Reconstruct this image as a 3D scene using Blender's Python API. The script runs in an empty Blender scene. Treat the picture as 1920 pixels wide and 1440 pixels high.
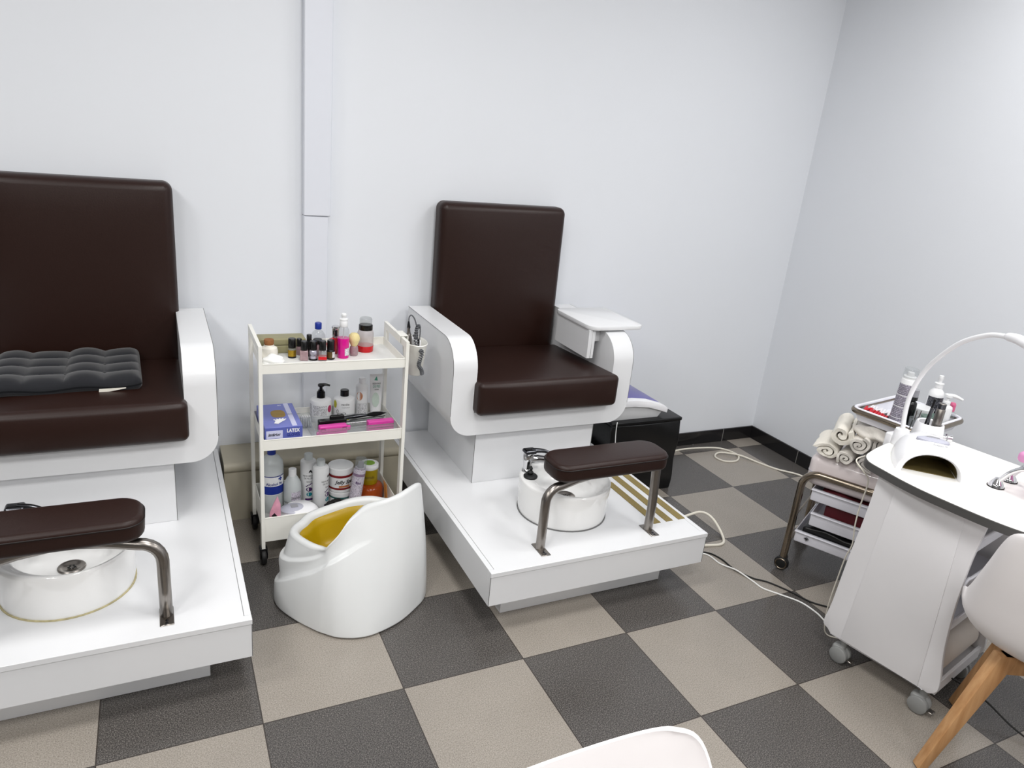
import bpy, bmesh, math, random
from mathutils import Vector, Matrix, noise as mnoise
random.seed(7)
PI = math.pi
sc = bpy.context.scene
COL = sc.collection

# ------------------------------------------------------------------ materials
def lin(c):
    return c / 12.92 if c <= 0.04045 else ((c + 0.055) / 1.055) ** 2.4
def rgb(h):
    h = h.lstrip('#')
    return tuple(lin(int(h[i:i + 2], 16) / 255) for i in (0, 2, 4)) + (1.0,)
def mat(name, hexc, rough=0.4, metal=0.0, noise=0.05, nscale=30.0, bump=0.0, alpha=1.0, trans=0.0, coat=0.0, spec=0.5, ior=1.45, sheen=0.0):
    m = bpy.data.materials.new(name)
    m.use_nodes = True
    nt = m.node_tree
    b = nt.nodes['Principled BSDF']
    base = rgb(hexc)
    tc = nt.nodes.new('ShaderNodeTexCoord')
    nz = nt.nodes.new('ShaderNodeTexNoise')
    nz.inputs['Scale'].default_value = nscale
    nz.inputs['Detail'].default_value = 4
    nt.links.new(tc.outputs['Object'], nz.inputs['Vector'])
    mx = nt.nodes.new('ShaderNodeMix')
    mx.data_type = 'RGBA'
    mx.inputs['A'].default_value = tuple(c * (1 - noise) for c in base[:3]) + (1,)
    mx.inputs['B'].default_value = tuple(min(1, c * (1 + noise)) for c in base[:3]) + (1,)
    nt.links.new(nz.outputs['Fac'], mx.inputs['Factor'])
    nt.links.new(mx.outputs['Result'], b.inputs['Base Color'])
    b.inputs['Roughness'].default_value = rough
    b.inputs['Metallic'].default_value = metal
    b.inputs['Alpha'].default_value = alpha
    b.inputs['Transmission Weight'].default_value = trans
    b.inputs['Coat Weight'].default_value = coat
    b.inputs['Specular IOR Level'].default_value = spec
    b.inputs['IOR'].default_value = ior
    b.inputs['Sheen Weight'].default_value = sheen
    if bump:
        bp = nt.nodes.new('ShaderNodeBump')
        bp.inputs['Strength'].default_value = bump
        bp.inputs['Distance'].default_value = 0.002
        nt.links.new(nz.outputs['Fac'], bp.inputs['Height'])
        nt.links.new(bp.outputs['Normal'], b.inputs['Normal'])
    return m

def print_mat(name, bg, ink, rows=240.0, dens=0.5, rough=0.35):
    """a label with rows of small dark print"""
    m = mat(name, bg, rough)
    nt = m.node_tree; b = nt.nodes['Principled BSDF']
    tc = nt.nodes.new('ShaderNodeTexCoord')
    sp = nt.nodes.new('ShaderNodeSeparateXYZ')
    nt.links.new(tc.outputs['Object'], sp.inputs[0])
    mu = nt.nodes.new('ShaderNodeMath'); mu.operation = 'MULTIPLY'; mu.inputs[1].default_value = rows
    fr = nt.nodes.new('ShaderNodeMath'); fr.operation = 'FRACT'
    gt = nt.nodes.new('ShaderNodeMath'); gt.operation = 'GREATER_THAN'; gt.inputs[1].default_value = 0.45
    nt.links.new(sp.outputs['Z'], mu.inputs[0]); nt.links.new(mu.outputs[0], fr.inputs[0]); nt.links.new(fr.outputs[0], gt.inputs[0])
    nz = nt.nodes.new('ShaderNodeTexNoise'); nz.inputs['Scale'].default_value = 420; nz.inputs['Detail'].default_value = 1
    nt.links.new(tc.outputs['Object'], nz.inputs['Vector'])
    g2 = nt.nodes.new('ShaderNodeMath'); g2.operation = 'GREATER_THAN'; g2.inputs[1].default_value = dens
    nt.links.new(nz.outputs['Fac'], g2.inputs[0])
    an = nt.nodes.new('ShaderNodeMath'); an.operation = 'MULTIPLY'
    nt.links.new(gt.outputs[0], an.inputs[0]); nt.links.new(g2.outputs[0], an.inputs[1])
    mx = nt.nodes.new('ShaderNodeMix'); mx.data_type = 'RGBA'
    mx.inputs['A'].default_value = rgb(bg); mx.inputs['B'].default_value = rgb(ink)
    nt.links.new(an.outputs[0], mx.inputs['Factor'])
    nt.links.new(mx.outputs['Result'], b.inputs['Base Color'])
    return m

def floor_mat():
    m = bpy.data.materials.new('checker_tiles'); m.use_nodes = True
    nt = m.node_tree; N = nt.nodes; L = nt.links; b = N['Principled BSDF']
    tc = N.new('ShaderNodeTexCoord'); pos = tc.outputs['Object']
    sx = N.new('ShaderNodeSeparateXYZ'); L.new(pos, sx.inputs[0])
    def M(op, a, v=None):
        n = N.new('ShaderNodeMath'); n.operation = op
        for i, s in enumerate((a, v)):
            if s is None: continue
            if isinstance(s, (int, float)): n.inputs[i].default_value = s
            else: L.new(s, n.inputs[i])
        return n.outputs[0]
    T = 0.4
    ux = M('DIVIDE', sx.outputs['X'], T); uy = M('DIVIDE', sx.outputs['Y'], T)
    ix = M('FLOOR', ux); iy = M('FLOOR', uy)
    par = M('FLOORED_MODULO', M('ADD', ix, iy), 2.0)          # 0 dark, 1 light
    def edge(u):
        f = M('FRACT', u)
        return M('MINIMUM', f, M('SUBTRACT', 1.0, f))
    gr = M('LESS_THAN', M('MINIMUM', edge(ux), edge(uy)), 0.0042)
    # speckle + broad clouding
    n1 = N.new('ShaderNodeTexNoise'); n1.inputs['Scale'].default_value = 300; n1.inputs['Detail'].default_value = 6; n1.inputs['Roughness'].default_value = 0.75; L.new(pos, n1.inputs['Vector'])
    n2 = N.new('ShaderNodeTexNoise'); n2.inputs['Scale'].default_value = 6; n2.inputs['Detail'].default_value = 5; L.new(pos, n2.inputs['Vector'])
    wn = N.new('ShaderNodeTexWhiteNoise'); cb = N.new('ShaderNodeCombineXYZ'); L.new(ix, cb.inputs[0]); L.new(iy, cb.inputs[1]); L.new(cb.outputs[0], wn.inputs['Vector'])
    def ramp(fac, stops):
        r = N.new('ShaderNodeValToRGB'); e = r.color_ramp.elements
        e[0].position, e[0].color = stops[0][0], rgb(stops[0][1]); e[1].position, e[1].color = stops[-1][0], rgb(stops[-1][1])
        for p, c in stops[1:-1]:
            q = e.new(p); q.color = rgb(c)
        L.new(fac, r.inputs[0]); return r.outputs[0]
    dark = ramp(n1.outputs['Fac'], [(0.36, '252221'), (0.5, '4c4947'), (0.64, '86817c')])
    light = ramp(n1.outputs['Fac'], [(0.34, '6f685f'), (0.5, '968f86'), (0.66, 'afa89f')])
    mx = N.new('ShaderNodeMix'); mx.data_type = 'RGBA'; L.new(par, mx.inputs['Factor']); L.new(dark, mx.inputs['A']); L.new(light, mx.inputs['B'])
    br = M('ADD', 0.86, M('ADD', M('MULTIPLY', n2.outputs['Fac'], 0.2), M('MULTIPLY', wn.outputs['Value'], 0.08)))
    mu = N.new('ShaderNodeVectorMath'); mu.operation = 'SCALE'; L.new(mx.outputs['Result'], mu.inputs[0]); L.new(br, mu.inputs['Scale'])
    mg = N.new('ShaderNodeMix'); mg.data_type = 'RGBA'; L.new(gr, mg.inputs['Factor']); L.new(mu.outputs[0], mg.inputs['A']); mg.inputs['B'].default_value = rgb('3c3733')
    L.new(mg.outputs['Result'], b.inputs['Base Color'])
    b.inputs['Roughness'].default_value = 0.22
    b.inputs['Specular IOR Level'].default_value = 0.45
    rr = M('ADD', 0.16, M('MULTIPLY', n2.outputs['Fac'], 0.16)); L.new(rr, b.inputs['Roughness'])
    return m

def wood_mat(name, c1, c2):
    m = mat(name, c1, 0.45)
    nt = m.node_tree; N = nt.nodes; L = nt.links
    tc = N.new('ShaderNodeTexCoord'); mp = N.new('ShaderNodeMapping'); mp.inputs['Scale'].default_value = (30, 30, 2.5)
    L.new(tc.outputs['Object'], mp.inputs['Vector'])
    nz = N.new('ShaderNodeTexNoise'); nz.inputs['Scale'].default_value = 2; nz.inputs['Detail'].default_value = 6; L.new(mp.outputs[0], nz.inputs['Vector'])
    r = N.new('ShaderNodeValToRGB'); r.color_ramp.elements[0].position = .3; r.color_ramp.elements[1].position = .7
    r.color_ramp.elements[0].color = rgb(c2); r.color_ramp.elements[1].color = rgb(c1)
    L.new(nz.outputs['Fac'], r.inputs[0]); L.new(r.outputs[0], N['Principled BSDF'].inputs['Base Color'])
    return m

M = dict(
    floor=floor_mat(),
    wall=mat('painted_wall', 'e4e7ec', 0.65, noise=0.012, nscale=2.5, bump=0.03),
    wall2=mat('unseen_wall_dimmer', '6c6c6c', 0.7, noise=0.02),  # unseen walls given a dark grey to cut bounced light and raise contrast
    ceiling=mat('ceiling_paint', 'ececec', 0.8, noise=0.01),
    baseboard=mat('black_glazed_skirting', '1d1c1d', 0.15, noise=0.2, nscale=12),
    grout=mat('skirting_grout', '8a8884', 0.7),
    boxing=mat('cream_boxing', 'b9b29f', 0.4, noise=0.03),
    trunk=mat('trunking_plastic', 'dfe2ea', 0.4, noise=0.01),
    lam=mat('white_laminate', 'e3e4e6', 0.22, noise=0.012, nscale=4),
    lamedge=mat('laminate_seam', '6d6d6d', 0.5),
    leather=mat('brown_leatherette', '26140f', 0.40, noise=0.12, nscale=220, bump=0.12, spec=0.38),
    piping=mat('brown_piping', '150c0b', 0.45),
    ceramic=mat('white_ceramic', 'f4f4f3', 0.06, noise=0.01, coat=0.5),
    steel=mat('brushed_steel', '8f8a85', 0.28, metal=1.0, noise=0.12, nscale=60),
    chrome=mat('chrome', 'd8d8da', 0.07, metal=1.0, noise=0.02),
    darkchrome=mat('dark_chrome', '55565a', 0.2, metal=1.0, noise=0.05),
    grip=mat('gold_grit_strip', '8a7a4c', 0.8, noise=0.55, nscale=420, bump=0.4),
    blackrub=mat('black_rubber', '141414', 0.55, noise=0.1),
    blackpl=mat('black_plastic', '0e0e10', 0.3, noise=0.08),
    seal=mat('dirty_silicone', 'b7ad86', 0.6, noise=0.5, nscale=60),
    pad=mat('charcoal_velvet', '1f2024', 0.8, noise=0.15, nscale=90, sheen=0.25, spec=0.2),
    tag=mat('white_tag', 'e8e4d8', 0.7),
    cart=mat('cream_white_steel', 'ecebe4', 0.35, noise=0.01),
    mesh=mat('cart_mesh_sheet', 'dfe0de', 0.5, noise=0.12, nscale=700),
    potty=mat('white_moulded_plastic', 'd9dbdb', 0.28, noise=0.01),
    mustard=mat('mustard_plastic', 'ab8c06', 0.3, noise=0.04),
    vinyl=mat('black_vinyl', '0b0b0c', 0.35, noise=0.25, nscale=14, bump=0.5),
    lilac=mat('lilac_blue_panel', '6a66a4', 0.3, noise=0.03),
    devw=mat('device_white', 'f1f1f4', 0.2, noise=0.01),
    devb=mat('device_base_grey', 'c9cacb', 0.35, noise=0.02),
    devg=mat('device_grey', 'b9bac8', 0.25, noise=0.02),
    devin=mat('device_inner_foil', '7a6d45', 0.3, metal=0.4, noise=0.25, nscale=20),
    ink=mat('black_ink', '151517', 0.5),
    inkw=mat('white_ink', 'f4f4f4', 0.5),
    inkb=mat('navy_ink', '1d2a7c', 0.5),
    tabletop=mat('table_laminate', 'f4f3ef', 0.3, noise=0.01),
    tabedge=mat('charcoal_edge_band', '4b4a49', 0.4, noise=0.04),
    panel=mat('table_panel_white', 'e2e1e3', 0.3, noise=0.01),
    castg=mat('grey_caster_plastic', '8c8d8c', 0.35, noise=0.05),
    pinkpad=mat('pink_vinyl', 'd58fbe', 0.4, noise=0.03),
    towel=mat('grey_white_terry', 'd6d1c9', 0.95, noise=0.12, nscale=250, bump=0.6, sheen=0.2),
    towel2=mat('cream_terry', 'e6e1d6', 0.95, noise=0.12, nscale=250, bump=0.6, sheen=0.2),
    towel3=mat('grey_terry', 'c3beb8', 0.95, noise=0.12, nscale=250, bump=0.6, sheen=0.2),
    lidpink=mat('pinkish_white_gloss', 'eee4e4', 0.12, noise=0.01, coat=0.4),
    traypl=mat('white_tray_plastic', 'e4e4ec', 0.25, noise=0.01),
    brassy=mat('tarnished_tube', '8d8274', 0.22, metal=1.0, noise=0.15, nscale=25),
    cable=mat('cream_cable', 'e4dfd2', 0.45),
    cablew=mat('white_cable', 'efefec', 0.4),
    shellw=mat('white_shell_plastic', 'f0ecec', 0.3, noise=0.01),
    oak=wood_mat('beech_wood', 'd6a878', 'b98757'),
    oakd=wood_mat('beech_wood_brace', 'c89a6a', 'a97a4c'),
    beige=mat('beige_roll', 'cfc5bb', 0.6),
    # bottles and small goods
    clear=mat('clear_plastic', 'a9b0b3', 0.06, alpha=0.26, spec=0.8),
    clearg=mat('clear_glass', '9aa0a2', 0.04, alpha=0.34, spec=0.9),
    acryl=mat('clear_acrylic', 'c2c9cc', 0.06, alpha=0.16, spec=0.8),
    blackcap=mat('black_cap', '0c0c0d', 0.25, noise=0.08),
    whitepl=mat('white_bottle_plastic', 'ecedee', 0.3, noise=0.01),
    milky=mat('milky_plastic', 'd9dfe0', 0.3, noise=0.02, alpha=0.82),
    bluecap=mat('blue_cap', '16308f', 0.35),
    cork=mat('cork', '8a5a33', 0.8, noise=0.4, nscale=150),
    creamgl=mat('cream_porcelain', 'e8e4da', 0.2),
    cotton=mat('cotton_wool', 'f5f5f3', 1.0, noise=0.04, nscale=120, bump=0.8),
    magenta=mat('magenta_liquid', 'd40a8a', 0.12),
    red=mat('red_liquid', 'c3101c', 0.12),
    perf=mat('red_glass', 'a8121c', 0.08, coat=0.6),
    rose=mat('dusty_rose_glass', '9a7f84', 0.1, coat=0.5, noise=0.25, nscale=120),
    silver=mat('silver_polish', 'b9b6c4', 0.2, metal=0.6, noise=0.2, nscale=90),
    gold=mat('gold_label', 'a98a2c', 0.3, metal=0.7, noise=0.35, nscale=260),
    brown=mat('brown_label', '55421f', 0.35, noise=0.3, nscale=220),
    puff=mat('pale_yellow_bristles', 'e2d29a', 0.9, noise=0.12, nscale=200, bump=0.5),
    khaki=mat('khaki_case', '8f8a68', 0.45, noise=0.03),
    glovebox=mat('periwinkle_card', '7078be', 0.45, noise=0.03),
    glovedark=mat('dark_periwinkle_card', '5761ac', 0.45, noise=0.03),
    lavender=mat('lavender_band', 'c9cbe6', 0.45, noise=0.03),
    glove=mat('tan_latex', '9a7d3c', 0.6, noise=0.25, nscale=60),
    orange=mat('orange_print', 'c07a4e', 0.4, noise=0.4, nscale=160),
    green=mat('green_print', '4f9d83', 0.4, noise=0.1),
    palegreen=mat('pale_green_print', 'c4d3c8', 0.4, noise=0.1, nscale=80),
    pinkprint=mat('crimson_print', 'b82a5e', 0.4, noise=0.1),
    olive=mat('olive_print', 'b7b51f', 0.4, noise=0.1),
    hotpink=mat('hot_pink_plastic', 'd0419d', 0.3, noise=0.05),
    hotdark=mat('deep_pink_plastic', '8f1363', 0.35, noise=0.05),
    purple=mat('purple_print', '4a2360', 0.4),
    teal=mat('teal_print', '168792', 0.4),
    maroon=mat('maroon_band', '7c1216', 0.35),
    tealdk=mat('teal_band', '1f5c58', 0.35),
    yellowjar=mat('amber_yellow_jar', 'a08a12', 0.15, noise=0.08),
    orangejar=mat('orange_jelly_jar', 'a04413', 0.12, noise=0.15, nscale=30),
    limelid=mat('lime_disc', '7ba61c', 0.4),
    lilaccan=mat('lilac_can', 'b9aec4', 0.3),
    mauve=mat('mauve_band', '8c7690', 0.35),
    sachet=mat('pink_sachet', 'd99bb0', 0.3, noise=0.3, nscale=70),
    wool=mat('black_bristles', '0a0909', 0.9, noise=0.4, nscale=200, bump=0.7),
    wooddk=mat('orange_wood_sticks', 'a5682a', 0.6),
    greycord=mat('grey_coil_cord', '5a5c60', 0.45),
    hose=mat('grey_hose', '7d7f84', 0.35),
    canlab=print_mat('grey_can_label', '77737f', 'c9c4d2', 160, 0.5),
    txt=print_mat('white_text_label', 'e7e7ea', '3a3a40', 300, 0.5),
    txt2=print_mat('lilac_text_label', 'd3ccd9', '46404e', 260, 0.55),
    blklab=print_mat('black_text_label', '23252c', '8f9098', 260, 0.56),
    redn=mat('red_nail_tip', 'c2182a', 0.2, noise=0.1),
    whiten=mat('white_nail_tip', 'ece8ee', 0.25, noise=0.1),
    greentube=mat('green_glass', '8fa89e', 0.1, alpha=0.55, spec=0.8),
    tealcan=mat('pink_cap', 'd9678f', 0.35),
    darkred=mat('dark_red_cloth', '5a1620', 0.7, noise=0.3, nscale=40),
    greyfloorlabel=mat('grey_label', '9a9aa0', 0.4),
)

# ------------------------------------------------------------------ mesh builders
def box(bm, x0, x1, y0, y1, z0, z1, bev=0.0, seg=2):
    r = bmesh.ops.create_cube(bm, size=1)
    vs = r['verts']
    for v in vs:
        v.co = Vector(((x0 + x1) / 2 + v.co.x * (x1 - x0), (y0 + y1) / 2 + v.co.y * (y1 - y0), (z0 + z1) / 2 + v.co.z * (z1 - z0)))
    if bev:
        es = list({e for v in vs for e in v.link_edges})
        bmesh.ops.bevel(bm, geom=es, offset=bev, segments=seg, profile=0.5, affect='EDGES')
    return bm
def B(*a, **k):
    return box(bmesh.new(), *a, **k)

def prism(bm, pts, z0, z1, axis='z', bev=0.0, seg=2):
    """polygon pts extruded along axis; pts in the other two axes in order (x,y) / (x,z) / (y,z)"""
    def P(p, t):
        return {'z': (p[0], p[1], t), 'y': (p[0], t, p[1]), 'x': (t, p[0], p[1])}[axis]
    a = [bm.verts.new(P(p, z0)) for p in pts]; b = [bm.verts.new(P(p, z1)) for p in pts]
    n = len(pts); fs = []
    f0 = bm.faces.new(a[::-1]); f1 = bm.faces.new(b)
    for i in range(n):
        fs.append(bm.faces.new((a[i], a[(i + 1) % n], b[(i + 1) % n], b[i])))
    bmesh.ops.recalc_face_normals(bm, faces=[f0, f1] + fs)
    if bev:
        bmesh.ops.bevel(bm, geom=list(f0.edges) + list(f1.edges), offset=bev, segments=seg, profile=0.5, affect='EDGES')
    return bm

def lathe(bm, prof, seg=32, c=(0, 0, 0), a0=None, a1=None, sx=1.0, sy=1.0):
    rings = []
    full = a0 is None
    n = seg if full else seg + 1
    for r, z in prof:
        if r < 1e-6 and full:
            rings.append([bm.verts.new((c[0], c[1], c[2] + z))] * n); continue
        ring = []
        for i in range(n):
            a = 2 * PI * i / seg if full else a0 + (a1 - a0) * i / seg
            ring.append(bm.verts.new((c[0] + sx * r * math.sin(a), c[1] - sy * r * math.cos(a), c[2] + z)))
        rings.append(ring)
    for p, q in zip(rings[:-1], rings[1:]):
        for i in range(seg):
            j = (i + 1) % n
            vs = []
            for v in (p[i], p[j], q[j], q[i]):
                if v not in vs: vs.append(v)
            if len(vs) > 2: bm.faces.new(vs)
    if full:
        for ring, flip in ((rings[0], True), (rings[-1], False)):
            if len(set(ring)) > 2:
                bm.faces.new(ring[::-1] if flip else ring)
    return bm
def L_(prof, seg=32, **k):
    return lathe(bmesh.new(), prof, seg, **k)

def smooth_path(pts, n=8, closed=False):
    P = [Vector(p) for p in pts]; out = []
    m = len(P)
    rng = range(m) if closed else range(m - 1)
    for i in rng:
        p0 = P[(i - 1) % m] if closed or i > 0 else P[0] * 2 - P[1]
        p1 = P[i]; p2 = P[(i + 1) % m]
        p3 = P[(i + 2) % m] if closed or i + 2 < m else P[-1] * 2 - P[-2]
        for k in range(n):
            t = k / n
            out.append(0.5 * ((2 * p1) + (p2 - p0) * t + (2 * p0 - 5 * p1 + 4 * p2 - p3) * t * t + (3 * p1 - p0 - 3 * p2 + p3) * t ** 3))
    if not closed: out.append(P[-1])
    return out

def tube(bm, pts, r, seg=10, closed=False, sect=None):
    P = [Vector(p) for p in pts]; n = len(P)
    R = r if isinstance(r, (list, tuple)) else [r] * n
    T = []
    for i in range(n):
        a = P[(i - 1) % n] if closed or i > 0 else P[i]; b = P[(i + 1) % n] if closed or i < n - 1 else P[i]
        T.append((b - a).normalized())
    up = Vector((0, 0, 1)) if abs(T[0].z) < 0.9 else Vector((0, 1, 0))
    N = (up - T[0] * up.dot(T[0])).normalized(); rings = []
    for i in range(n):
        if i:
            N = (N - T[i] * N.dot(T[i]))
            N = N.normalized() if N.length > 1e-6 else Vector((1, 0, 0))
        Bv = T[i].cross(N)
        if sect:
            rings.append([bm.verts.new(P[i] + N * (u * R[i]) + Bv * (v * R[i])) for u, v in sect])
        else:
            rings.append([bm.verts.new(P[i] + (N * math.cos(2 * PI * k / seg) + Bv * math.sin(2 * PI * k / seg)) * R[i]) for k in range(seg)])
    m = len(rings[0])
    for i in range(n if closed else n - 1):
        p, q = rings[i], rings[(i + 1) % n]
        for k in range(m):
            bm.faces.new((p[k], p[(k + 1) % m], q[(k + 1) % m], q[k]))
    if not closed:
        bm.faces.new(rings[0][::-1]); bm.faces.new(rings[-1])
    return bm
def TB(pts, r, seg=10, n=6, closed=False, **k):
    return tube(bmesh.new(), smooth_path(pts, n, closed) if n > 1 else pts, r, seg, closed, **k)

def arc_pts(c, r, a0, a1, n):
    return [(c[0] + r * math.cos(a0 + (a1 - a0) * i / n), c[1] + r * math.sin(a0 + (a1 - a0) * i / n)) for i in range(n + 1)]
def rrect(x0, x1, y0, y1, r, n=6):
    rs = r if isinstance(r, (list, tuple)) else (r,) * 4      # bl, br, tr, tl
    p = []
    p += arc_pts((x0 + rs[0], y0 + rs[0]), rs[0], PI, 1.5 * PI, n)
    p += arc_pts((x1 - rs[1], y0 + rs[1]), rs[1], 1.5 * PI, 2 * PI, n)
    p += arc_pts((x1 - rs[2], y1 - rs[2]), rs[2], 0, .5 * PI, n)
    p += arc_pts((x0 + rs[3], y1 - rs[3]), rs[3], .5 * PI, PI, n)
    return p

def cushion(bm, x0, x1, y0, y1, z0, z1, r, deform=None, nin=8, nc=4):
    """box with truly rounded edges on a lattice, then an optional deform(co)->co"""
    def axis(a, b):
        h = (b - a) / 2; rr = min(r, h * 0.98)
        s = [-h + rr * (1 - math.tan(PI / 4 * (1 - i / nc))) for i in range(nc + 1)]
        s += [-h + rr + (2 * h - 2 * rr) * i / nin for i in range(1, nin)]
        s += [-v for v in s[:nc + 1][::-1]]
        return s, h, rr
    ax = [axis(x0, x1), axis(y0, y1), axis(z0, z1)]
    c = Vector(((x0 + x1) / 2, (y0 + y1) / 2, (z0 + z1) / 2))
    n = [len(a[0]) for a in ax]
    V = {}
    rr = min(a[2] for a in ax)
    def vert(i, j, k):
        key = (i, j, k)
        if key not in V:
            p = Vector((ax[0][0][i], ax[1][0][j], ax[2][0][k]))
            q = Vector([max(-(ax[d][1] - ax[d][2]), min(ax[d][1] - ax[d][2], p[d])) for d in range(3)])
            d = p - q
            if d.length > 1e-9: d = d.normalized() * rr
            co = q + d + c
            if deform: co = deform(co)
            V[key] = bm.verts.new(co)
        return V[key]
    fs = []
    for d in range(3):
        a, b = [(1, 2), (2, 0), (0, 1)][d]
        for side in (0, n[d] - 1):
            for i in range(n[a] - 1):
                for j in range(n[b] - 1):
                    def idx(u, v):
                        t = [0, 0, 0]; t[d] = side; t[a] = u; t[b] = v; return vert(*t)
                    q = [idx(i, j), idx(i + 1, j), idx(i + 1, j + 1), idx(i, j + 1)]
                    if side == 0: q = q[::-1]
                    try: fs.append(bm.faces.new(q))
                    except ValueError: pass
    return bm
def CU(*a, **k):
    return cushion(bmesh.new(), *a, **k)

def xf(bm, rz=0.0, loc=(0, 0, 0), rx=0.0, ry=0.0):
    mt = Matrix.Translation(loc) @ Matrix.Rotation(rz, 4, 'Z') @ Matrix.Rotation(ry, 4, 'Y') @ Matrix.Rotation(rx, 4, 'X')
    bmesh.ops.transform(bm, matrix=mt, verts=bm.verts)
    return bm
def join(*bms):
    out = bms[0]
    for b in bms[1:]:
        me = bpy.data.meshes.new('tmp'); b.to_mesh(me); b.free(); out.from_mesh(me); bpy.data.meshes.remove(me)
    return out

# ------------------------------------------------------------------ objects
def obj(name, bm, m, parent=None, smooth=40.0, label=None, off=None):
    if off is not None:
        bmesh.ops.translate(bm, vec=-Vector(off), verts=bm.verts)
    me = bpy.data.meshes.new(name)
    bm.to_mesh(me); bm.free()
    me.materials.append(M[m] if isinstance(m, str) else m)
    if smooth:
        me.polygons.foreach_set('use_smooth', [True] * len(me.polygons))
        me.set_sharp_from_angle(angle=math.radians(smooth))
    o = bpy.data.objects.new(name, me); COL.objects.link(o)
    if parent: o.parent = parent
    if label: o['label'] = label
    return o
def thing(name, label, cat, loc=(0, 0, 0), rz=0.0, group=None, rx=0.0, ry=0.0):
    o = bpy.data.objects.new(name, None); COL.objects.link(o)
    o.empty_display_size = 0.05
    o.location = loc; o.rotation_euler = (rx, ry, rz)
    return tag(o, label, cat, group)
def tag(o, label, cat, group=None):
    o['label'] = label; o['category'] = cat
    if group: o['group'] = group
    return o
def struct(name, bm, m, label=None, smooth=30):
    o = obj(name, bm, m, None, smooth); o['kind'] = 'structure'
    if label: o['label'] = label
    return o
def dup(root, loc, rz, label=None, group=None, skip=(), keep_names=()):
    r = root.copy(); COL.objects.link(r); r.location = loc; r.rotation_euler = (0, 0, rz)
    if label: r['label'] = label
    if group: r['group'] = group
    for ch in list(root.children):
        if ch.name.split('.')[0] in skip: continue
        c = ch.copy(); COL.objects.link(c); c.parent = r
        for g in list(ch.children):
            if g.name.split('.')[0] in skip: continue
            d = g.copy(); COL.objects.link(d); d.parent = c
    return r

def text(name, body, size, m, parent, at=(0, 0, 0), R=None, a=0.0, rz=0.0, rx=0.0, flat=False, sx=1.0, shear=0.0, bold=0.0):
    """lettering mesh; stands upright facing -Y (flat=True: lies facing +Z). R bends it round a cylinder about the local z axis"""
    cu = bpy.data.curves.new(name, 'FONT'); cu.body = body; cu.size = size; cu.align_x = 'CENTER'; cu.align_y = 'CENTER'; cu.shear = shear; cu.offset = bold * size
    cu.resolution_u = 2
    to = bpy.data.objects.new('tmp', cu); COL.objects.link(to)
    me = bpy.data.meshes.new_from_object(to)
    bpy.data.objects.remove(to); bpy.data.curves.remove(cu)
    bm = bmesh.new(); bm.from_mesh(me); bpy.data.meshes.remove(me)
    if R: bmesh.ops.subdivide_edges(bm, edges=bm.edges[:], cuts=1)
    for v in bm.verts:
        x, y = v.co.x * sx, v.co.y
        if flat: v.co = Vector((x, y, 0))
        elif R:
            an = a + x / R; v.co = Vector((R * math.sin(an), -R * math.cos(an), y))
        else: v.co = Vector((x, 0, y))
    xf(bm, rz, at, rx)
    return obj(name, bm, m, parent, 0)
def label_patch(name, m, parent, R, z0, z1, a0, a1, seg=16, sx=1, sy=1):
    return obj(name, lathe(bmesh.new(), [(R, z0), (R, z1)], seg, a0=a0, a1=a1, sx=sx, sy=sy), m, parent)
def disc_patch(bm, R, zc, ac, w, h, n=14):
    """little flat blot wrapped on a cylinder of radius R"""
    vs = []
    for i in range(n):
        t = 2 * PI * i / n
        an = ac + w * math.cos(t) / R
        vs.append(bm.verts.new((R * math.sin(an), -R * math.cos(an), zc + h * math.sin(t))))
    bm.faces.new(vs); return bm
def poly_patch(bm, R, pts):
    vs = [bm.verts.new((R * math.sin(u / R), -R * math.cos(u / R), z)) for u, z in pts]
    bm.faces.new(vs); return bm

# ================================================================== THE ROOM
XR, YB, XL, YF, ZC = 3.392, 1.312, -2.6, -4.2, 2.75
struct('floor', B(XL - .1, XR + .1, YF - .1, YB + .1, -0.05, 0.0), 'floor', smooth=0)
struct('wall_back', B(XL - .1, XR + .1, YB, YB + .1, 0, ZC), 'wall', smooth=0)
struct('wall_right', B(XR, XR + .1, YF - .1, YB, 0, ZC), 'wall', smooth=0)
struct('wall_left', B(XL - .1, XL, YF - .1, YB, 0, ZC), 'wall2', smooth=0)
struct('wall_front', B(XL, XR, YF - .1, YF, 0, ZC), 'wall2', smooth=0)
struct('ceiling', B(XL - .1, XR + .1, YF - .1, YB + .1, ZC, ZC + .05), 'ceiling', smooth=0)
# black glazed skirting tiles with pale joints
bm = bmesh.new()
for a, b in ((2.03, 2.43), (2.433, 2.80), (2.803, 3.16), (3.163, XR - .001)):
    box(bm, a, b, YB - .010, YB + .001, 0.0, .077, .002, 1)
sb = struct('baseboard_back', bm, 'baseboard')
g = obj('joint', B(2.03, XR - .002, YB - .0085, YB - .0005, .001, .075), 'grout', sb)
bm = bmesh.new(); y = YB - .011
while y > YF:
    box(bm, XR - .010, XR + .001, max(y - .36, YF), y, 0.0, .077, .002, 1); y -= .363
sb = struct('baseboard_right', bm, 'baseboard')
obj('joint', B(XR - .0085, XR - .0005, YF, YB - .012, .001, .075), 'grout', sb)
# cream boxed-in pipe along the foot of the back wall, rounded front edge
bm = bmesh.new()
prof = [(YB - .001, 0.0), (1.124, 0.0), (1.126, .212)] + [(1.136 - .018 * math.cos(t), .2325 + .0205 * math.sin(t)) for t in [PI * (-.42 + .92 * i / 12) for i in range(13)]] + [(YB - .001, .253)]
prism(bm, prof, .402, 1.119, axis='x')
struct('trim_1', bm, 'boxing')
# vertical cable trunking on the back wall
bm = B(.734, .829, YB - .040, YB + .001, .255, 1.213, .003, 1)
box(bm, .733, .836, YB - .045, YB + .001, 1.2145, ZC, .003, 1)
struct('trim_2', bm, 'trunk')

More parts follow.
